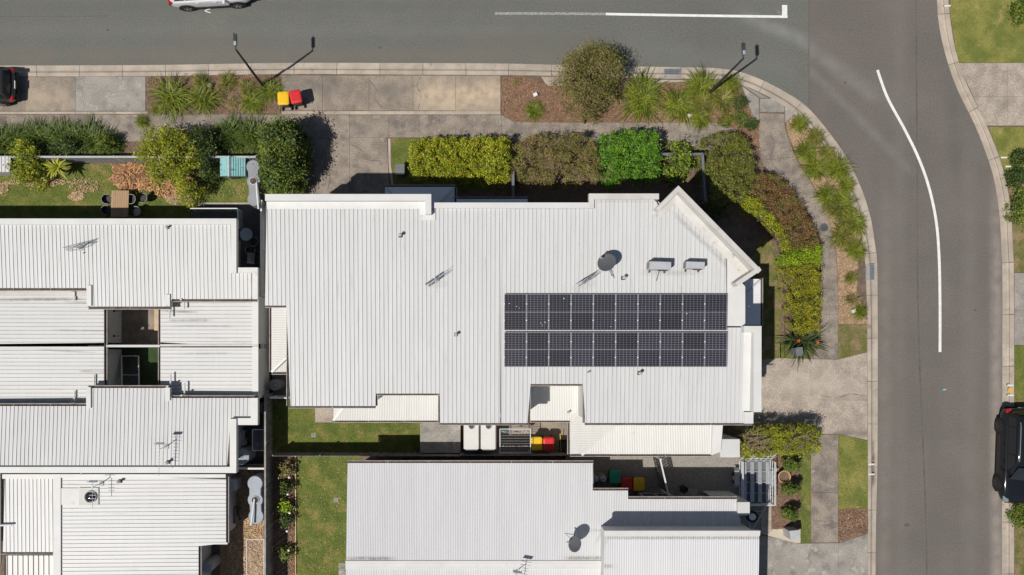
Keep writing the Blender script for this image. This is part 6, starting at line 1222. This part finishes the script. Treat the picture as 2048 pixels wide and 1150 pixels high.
for x, lab in ((1191, 'left gas bottle at the house wall in the alley'), (1207, 'right gas bottle at the house wall in the alley')):
    t = thing('gas_bottle', lab, 'gas bottle', P(x, 958, 1.2)[:2] + (0.124,), 0, 'gas bottles in the alley'); b = MB(); b.lathe([(0.18, 0.0), (0.187, 0.1), (0.187, 1.0), (0.16, 1.12), (0.06, 1.18)], 20); b.build('cylinder', m_galv, t, smooth=False); b = MB(); b.lathe([(0.09, 1.14), (0.09, 1.26)], 12); b.tube((-0.07, 0, 1.22), (0.07, 0, 1.22), 0.02); b.build('valve_guard', m_galv, t)
t = thing('storage_bench', 'grey folded panel lying beside the yellow alley bin', 'panel', P(1281, 985, 0.124)); b = MB(); b.bbox((0, 0, 0.5), (0.52, 0.2, 0.06), 0.01); b.build('panel', m_grey_pale, t); b = MB(); b.box((-0.2, 0, 0.24), (0.04, 0.16, 0.46)); b.box((0.2, 0, 0.24), (0.04, 0.16, 0.46)); b.build('stand', m_grey, t)
t = thing('step', 'grey concrete step at the house wall in the alley', 'step', P(1381, 984, 0.124)); b = MB(); b.bbox((0, 0, 0.09), (0.7, 0.36, 0.18), 0.015); b.build('step_block', m_conc_grey, t)
bucket_chair(1366, 978, 1.6, 'small chair in the dark alley by the step', m_dark, None)
# ---- raised shed top behind the middle house
t = thing('garden_shed', 'flat grey shed beside the white rear tanks', 'shed', P(882, 872, G)); p = wpoly(rect(841, 838, 920, 904), 1.0); b = MB(); b.prism(p, 0.12, 0.92); b.build('wall', m_grey, t, world=True)
for i in range(2): b = MB(); b.prism(offset(wpoly(rect(840, 836 + i * 26, 921, 862 + i * 44), 1.0), 0.004)[::-1], 0.92, 0.97 - 0.012 * i); b.build('roof_sheet', m_conc_grey, t, world=True)
# ---- patio furniture beside the left house
t = thing('patio_table', 'round grey table on the shaded patio', 'table', P(493, 469, 0.8)[:2] + (0.124,)); b = MB(); b.lathe([(0.33, 0.70), (0.34, 0.715), (0.34, 0.735), (0.3, 0.74)], 32); b.build('table_top', m_tank, t); b = MB(); b.tube((0, 0, 0.02), (0, 0, 0.7), 0.04); b.build('column', m_dark, t); b = MB(); b.lathe([(0.25, 0), (0.22, 0.03), (0.05, 0.05)], 18); b.build('base', m_dark, t)
bucket_chair(508, 484, math.pi * 0.9, 'dark chair just below the round patio table', m_dark, 'patio chairs'); bucket_chair(502, 500, 1.4, 'dark chair between patio table and slatted seat', m_dark, 'patio chairs')
t = thing('slatted_bench', 'white slatted outdoor seat on the shaded patio', 'seat', P(507, 520, 0.124), math.radians(-5))
for i in range(8): b = MB(); b.box((-0.2 + 0.058 * i, 0.05, 0.46), (0.022, 0.5, 0.02)); b.build('slat', m_frame, t)
for s in (-1, 1):
    b = MB(); b.box((0, s * 0.26 + 0.05, 0.46), (0.5, 0.035, 0.035)); b.build('seat_frame', m_frame, t)
    for k in (-1, 1): b = MB(); b.tube((k * 0.22, s * 0.25 + 0.05, 0.45), (k * 0.24, s * 0.27 + 0.05, 0), 0.016); b.build('leg', m_dark, t)
b = MB(); b.box((0.25, 0.05, 0.62), (0.03, 0.55, 0.3)); b.build('backrest', m_dark, t)
# ---- clotheslines
def clothesline(x0, y0, x1, y1, z, label, n, legs=True):
    a, c = PV(x0, y0, z), PV(x1, y1, z); t = thing('clothesline', label, 'clothesline', (a.x, c.y, G))
    b = MB(); q = [a, Vector((c.x, a.y, z)), c, Vector((a.x, c.y, z)), a]; b.path(q, 0.022, 8); b.build('frame', m_frame, t, world=True)
    for i in range(n): f = (i + 0.5) / n; l = MB(); x = a.x + (c.x - a.x) * f; l.tube((x, a.y, z), (x, c.y, z), 0.007, n=5) if abs(c.x - a.x) < abs(c.y - a.y) * 1.2 else l.tube((a.x, a.y + (c.y - a.y) * f, z), (c.x, a.y + (c.y - a.y) * f, z), 0.007, n=5); l.build('line', m_grey_pale, t, world=True)
    for p in (q[1], q[2]): b = MB(); b.tube(p, (p.x, p.y, 0.12), 0.02); b.build('post', m_frame, t, world=True)
    return t
clothesline(505, 859, 531, 901, 1.5, 'white folding clothesline in the narrow left side yard', 11)
clothesline(493, 1079, 528, 1180, 1.5, 'white framed clothesline over the straw ground', 9)
clothesline(1000, 858, 1061, 906, 1.55, 'white clothesline frame with washing in the rear courtyard', 9)
cols = [('white', (0.75, 0.75, 0.76)), ('pink', (0.62, 0.34, 0.34)), ('pale blue', (0.35, 0.5, 0.65)), ('turquoise', (0.08, 0.45, 0.6)), ('navy', (0.06, 0.07, 0.16)), ('cream', (0.68, 0.62, 0.52)), ('lilac', (0.45, 0.38, 0.55)), ('grey', (0.3, 0.3, 0.32))]
for i in range(16):
    cn, cc = cols[(i * 3) % 8]; row = i // 8; x = 1007 + (i % 8) * 6.6; y = (863, 892)[row]
    m = MATS.get('cloth_' + cn) or M('cloth_' + cn, cc, None, rough=0.9)
    p = PV(x, y, 1.53); w_ = random.uniform(0.10, 0.2); hh = random.uniform(0.35, 0.8); b = MB(); vs = []
    for k in range(5):
        for s in range(4): vs.append((p.x + w_ * (s / 3 - 0.5) + 0.01 * math.sin(k * 2 + s), p.y + 0.035 * math.sin(s * 2.1 + k) - 0.02 * k, p.z - hh * k / 4))
    b.add(vs, [(k * 4 + s, k * 4 + s + 1, k * 4 + s + 5, k * 4 + s + 4) for k in range(4) for s in range(3)])
    o = MB(); o.v = [(v[0] - p.x, v[1] - p.y, v[2] - p.z) for v in b.v]; o.f = b.f; o.m = b.m
    ob = o.build('garment', m); ob.location = p; tag(ob, '%s garment hanging on the %s line, %s from the left' % (cn, ('upper', 'lower')[row], ORD[i % 8]), 'clothing', 'washing in the rear courtyard')
    sm = ob.modifiers.new('thick', 'SOLIDIFY'); sm.thickness = 0.008
# ---- wheelbarrow in the courtyard
t = thing('wheelbarrow', 'wheelbarrow with yellow handles beside the courtyard bins', 'wheelbarrow', P(1128, 893, 0.124), math.radians(180))
b = MB(); b.add([(-0.24, -0.3, 0.3), (0.24, -0.3, 0.3), (0.24, 0.25, 0.3), (-0.24, 0.25, 0.3), (-0.34, -0.42, 0.55), (0.34, -0.42, 0.55), (0.34, 0.42, 0.55), (-0.34, 0.42, 0.55)], [(0, 1, 2, 3), (0, 4, 5, 1), (1, 5, 6, 2), (2, 6, 7, 3), (3, 7, 4, 0), (1, 5, 4, 0), (2, 6, 5, 1), (3, 7, 6, 2), (0, 4, 7, 3)]); b.build('tray', m_dark, t)
for s in (-1, 1): b = MB(); b.tube((s * 0.18, 0.5, 0.22), (s * 0.28, -0.75, 0.6), 0.02); b.build('handle', m_lid_y, t); b = MB(); b.tube((s * 0.22, -0.3, 0.4), (s * 0.26, -0.35, 0.0), 0.015); b.build('leg', m_dark, t)
b = MB(); b.tube((-0.04, 0.55, 0.18), (0.04, 0.55, 0.18), 0.18, n=18); b.build('wheel', m_rubber, t)
# ---- screen door in the lower light well, board in the upper
t = thing('screen_door', 'white framed dark screen door leaning in the lower light well', 'door', P(261, 745, G))
z0, z1 = 0.35, 1.6; q = [PV(243, 712, z0), PV(277, 712, z0), PV(278, 776, z1), PV(244, 776, z1)]
b = MB(); b.path([q[3], q[0], q[1], q[2]], 0.035, 6); b.path([q[0].lerp(q[3], 0.6), q[1].lerp(q[2], 0.6)], 0.015, 6); b.build('frame', m_frame, t, world=True)
b = MB(); b.add(q, [(0, 1, 2, 3), (3, 2, 1, 0)]); b.build('mesh', m_dark, t, world=True); b = MB(); b.bbox(PV(276, 744, 1.0), (0.06, 0.12, 0.08), 0.01); b.build('handle', m_dark, t, world=True)
t = tag(link('timber_board', MB().box((0, 0, 0), (0.22, 1.25, 0.06)).mesh('timber_board', m_wood_pale)), 'pale pine board along the right side of the upper light well', 'board'); t.location = P(313, 637, 1.4)
# ---- street furniture
def grate(x0, y0, x1, y1, z, nb, label, along):
    c = P((x0 + x1) / 2, (y0 + y1) / 2, z); t = thing('drain_grate', label, 'drain', c, 0, 'kerb drains'); a, e = P(x0, y1, z), P(x1, y0, z); w_, h = e[0] - a[0], e[1] - a[1]
    b = MB(); b.box((0, 0, -0.03), (w_, h, 0.02)); b.build('pit', m_dark, t)
    b = MB()
    for s in (-1, 1): b.box((s * (w_ / 2 - 0.015), 0, 0), (0.03, h, 0.035)); b.box((0, s * (h / 2 - 0.015), 0), (w_ - 0.06, 0.03, 0.034))
    b.build('frame', m_galv, t)
    for i in range(nb): f = -0.5 + (i + 0.5) / nb; b = MB(); b.box((f * (w_ - 0.06), 0, 0), (0.018, h - 0.06, 0.03)); b.build('bar', m_galv, t)
    for i in range(4): f = -0.5 + (i + 0.5) / 4; b = MB(); b.box((0, f * (h - 0.06), 0.002), (w_ - 0.06, 0.012, 0.03)); b.build('cross_bar', m_galv, t)
grate(1328, 137, 1361, 156, 0.14, 13, 'steel drain grate in the kerb of the upper street', 0); grate(1731, 528, 1749, 560, 0.14, 8, 'steel drain grate in the kerb of the right street', 1)
t = thing('manhole_cover', 'round dark manhole cover in the curved footpath', 'manhole', P(1648, 455, 0.126)); b = MB(); b.lathe([(0.235, 0), (0.235, 0.01), (0.21, 0.012)], 28); b.build('ring', m_grey, t); b = MB(); b.lathe([(0.205, 0.0), (0.205, 0.014), (0.17, 0.016)], 28); [b.box((0, -0.12 + 0.06 * i, 0.018), (0.24, 0.012, 0.008)) for i in range(5)]; b.build('lid', m_tile_dark, t)
def pillar_box(x, y, d, h, label, mat, name='letterbox', rz=0.0, z=G):
    t = thing(name, label, name.replace('_', ' '), P(x, y, h)[:2] + (z,), rz); b = MB(); b.bbox((0, 0, h / 2), (d[0], d[1], h), 0.015); b.build('body', mat, t); b = MB(); b.bbox((0, 0, h + 0.015), (d[0] + 0.04, d[1] + 0.04, 0.03), 0.008); b.build('lid', mat, t); b = MB(); b.box((0, -d[1] / 2 - 0.006, h * 0.82), (d[0] * 0.7, 0.012, 0.04)); b.build('slot', m_dark, t); return t
pillar_box(800, 338, (0.46, 0.44), 1.0, 'grey pillar letterbox on the small front lawn', m_grey); pillar_box(1588, 1069, (0.5, 0.46), 1.0, 'pale grey pillar letterbox beside the pebble strip', m_grey_pale, rz=0.1); pillar_box(1597, 703, (0.34, 0.42), 0.8, 'small grey letterbox in front of the flax', m_grey, rz=0.1)
for x, y, lab in ((1070, 191, 'white marker box in the reddish mulch near the left end'), (1378, 232, 'white marker box below the right lamp tussocks'), (421, 173, 'white marker in the left lamp bed'), (1705, 622, 'small white marker near the lowest kerb tussock'), (1549, 938, 'small white garden tap beside the terracotta pot')):
    t = thing('utility_marker', lab, 'marker', P(x, y, 0.11), random.random(), 'small white utility markers'); b = MB(); b.bbox((0, 0, 0.1), (0.2, 0.17, 0.2), 0.02); b.build('body', m_plastic_w, t); b = MB(); b.bbox((0, 0, 0.21), (0.22, 0.19, 0.03), 0.01); b.build('cap', m_plastic_w, t)
t = thing('plant_pot', 'terracotta pot filled with soil by the trailer', 'pot', P(1562, 951, 0.115)); b = MB(); b.lathe([(0.22, 0), (0.31, 0.42), (0.34, 0.44), (0.34, 0.5), (0.29, 0.5), (0.27, 0.36), (0.05, 0.35)], 32); b.build('pot', m_terra, t, smooth=False); b = MB(); b.lathe([(0.275, 0.36), (0.2, 0.385), (0.03, 0.39)], 24); b.build('soil', m_soil, t)
for i, (x, y) in enumerate(((583, 951), (580, 984), (584, 1021), (579, 1057), (582, 1095))):
    t = thing('garden_light', 'white topped stake light, %s from the top along the fence border' % ORD[i], 'garden light', P(x, y, 0.11), 0, 'stake lights in the fence border'); b = MB(); b.tube((0, 0, 0), (0, 0, 0.62), 0.012); b.build('stake', m_dark, t); b = MB(); b.lathe([(0.03, 0.60), (0.06, 0.62), (0.06, 0.70), (0.03, 0.72)], 12); b.build('lamp', m_plastic_w, t)
for x, y, lab in ((627, 870, 'small grey drain cover in the rear lawn'), (672, 1000, 'square drain cover in the long lawn')):
    t = thing('drain_cover', lab, 'drain', P(x, y, 0.118)); b = MB(); b.box((0, 0, 0), (0.24, 0.24, 0.02)); b.build('frame', m_conc_grey, t); [MB().box((0, -0.08 + 0.04 * i, 0.012), (0.18, 0.016, 0.01)).build('bar', m_grey, t) for i in range(5)]
for x, y, lab in ((1896, 12, 'uppermost white stormwater outlet in the far kerb'), (2009, 315, 'upper of the white outlet pair in the far kerb'), (2018, 333, 'lower of the white outlet pair in the far kerb'), (2022, 770, 'white outlet just above the yellow kerb square'), (2022, 790, 'white outlet just below the yellow kerb square'), (1744, 928, 'upper outlet in the near kerb beside the sunny verge'), (1744, 948, 'lower outlet in the near kerb beside the sunny verge')):
    t = thing('stormwater_outlet', lab, 'pipe outlet', P(x, y, 0.10), 0, 'kerb outlets'); b = MB(); b.tube((-0.22, 0, 0.01), (0.1, 0, 0.03), 0.05, n=10); b.build('pipe', m_plastic_w, t); b = MB(); b.tube((-0.226, 0, 0.01), (-0.21, 0, 0.01), 0.038, n=10); b.build('opening', m_dark, t)
t = thing('litter', 'blue and yellow scrap lying on the right street', 'litter', P(1888, 779, 0.004)); MB().add([(-0.12, -0.04, 0.02), (0.0, -0.06, 0.05), (0.02, 0.05, 0.03), (-0.1, 0.05, 0.06)], [(0, 1, 2, 3)]).build('scrap', MATS['cloth_turquoise'], t); MB().add([(0.0, -0.05, 0.04), (0.12, -0.02, 0.01), (0.1, 0.05, 0.05), (0.02, 0.04, 0.03)], [(0, 1, 2, 3)]).build('scrap', m_yellow, t)
# ---- box trailer ---------------------------------------------------------------
t = thing('cage_trailer', 'galvanised cage trailer parked beside the lower house', 'trailer', P(1510, 960, 0.124)); zb = 0.55
def tp(x, y, z): return PV(x, y, z)
b = MB()
for x in (1482, 1540): b.strip([tp(x, 922, zb - 0.1), tp(x, 1006, zb - 0.1)], 0.06, 0.1)
for y in (922, 942, 964, 986, 1006): b.strip([tp(1482, y, zb - 0.098), tp(1540, y, zb - 0.098)], 0.04, 0.05)
b.build('chassis', m_galv, t, world=True)
for i in range(4): b = MB(); x = 1489 + i * 15.3; b.strip([tp(x, 923, zb), tp(x, 1004, zb)], 0.2, 0.03); b.build('floor_plank', m_galv, t, world=True)
b = MB(); b.strip([tp(1511, 923, zb - 0.15), tp(1511, 1004, zb - 0.15)], 1.55, 0.01); b.build('floor_mesh', m_grey, t, world=True)
def cage(x0, x1, y0, y1, hz, lab):
    b = MB(); p = [tp(x0, y0, zb), tp(x1, y1, zb)]; base = [tp(x0, y0, zb), tp(x1, y1, zb)]
    for z in (0.0, 0.3, 0.6, hz): b.tube(base[0] + Vector((0, 0, z)), base[1] + Vector((0, 0, z)), 0.018, n=6)
    n = 6
    for i in range(n + 1): q = base[0].lerp(base[1], i / n); b.tube(q, q + Vector((0, 0, hz)), 0.018, n=6)
    b.build(lab, m_frame, t, world=True)
cage(1479, 1479, 921, 1006, 0.5, 'side_panel'); cage(1541, 1541, 921, 1006, 0.75, 'side_panel'); cage(1479, 1541, 1007, 1007, 0.45, 'front_panel')
b = MB(); g0 = [tp(1480, 920, zb), tp(1541, 920, zb)]
up = Vector((0.08, 0.45, 0.75))
for k in range(5): b.tube(g0[0] + up * (k / 4), g0[1] + up * (k / 4), 0.018, n=6)
for k in range(7): q = g0[0].lerp(g0[1], k / 6); b.tube(q, q + up, 0.016, n=6)
b.build('tail_gate', m_frame, t, world=True)
b = MB(); e = tp(1503, 1062, 0.5)
for x in (1486, 1536): b.tube(tp(x, 1005, 0.5), e, 0.04, n=8)
b.tube(tp(1492, 1022, 0.5), tp(1526, 1022, 0.5), 0.03); b.tube(e, e + Vector((0, -0.15, 0.0)), 0.05); b.build('drawbar', m_galv, t, world=True)
Ry = Matrix.Rotation(math.pi / 2, 3, 'Y')
for x in (1470, 1549):
    c = P(x, 956, 0.32); wl = MB(); wl.lathe([(0.17, -0.09), (0.29, -0.095), (0.31, -0.07), (0.31, 0.07), (0.29, 0.095), (0.17, 0.09)], 24, c, M=Ry); wl = wl.build('wheel', m_rubber, t, world=True)
    r = MB(); r.lathe([(0.04, -0.1), (0.17, -0.085), (0.17, 0.085), (0.04, 0.1)], 18, c, M=Ry); r.build('rim', m_frame, wl, world=True)
    b = MB(); cc = P(x + (4 if x < 1500 else -4), 956, 0.66); b.bbox(cc, (0.26, 0.8, 0.05), 0.015); cc2 = Vector(cc)
    for s in (-1, 1): b.add([cc2 + Vector((-0.13, s * 0.4, 0)), cc2 + Vector((0.13, s * 0.4, 0)), cc2 + Vector((0.13, s * 0.55, -0.22)), cc2 + Vector((-0.13, s * 0.55, -0.22))], [(0, 1, 2, 3), (3, 2, 1, 0)])
    b.build('mudguard', m_galv, t, world=True)
c = P(1504, 1033, 0.68); wl = MB(); wl.lathe([(0.17, -0.08), (0.29, -0.085), (0.31, -0.06), (0.31, 0.06), (0.29, 0.085), (0.17, 0.08)], 26, c); wl = wl.build('spare_wheel', m_rubber, t, world=True)
r = MB(); r.lathe([(0.18, 0.0), (0.185, 0.094), (0.16, 0.098), (0.05, 0.088), (0.04, 0.1)], 20, c); r.build('rim', m_frame, wl, world=True)
b = MB(); b.tube((c[0], c[1], 0.45), (c[0], c[1], 0.66), 0.03); b.build('spare_bracket', m_galv, t, world=True)
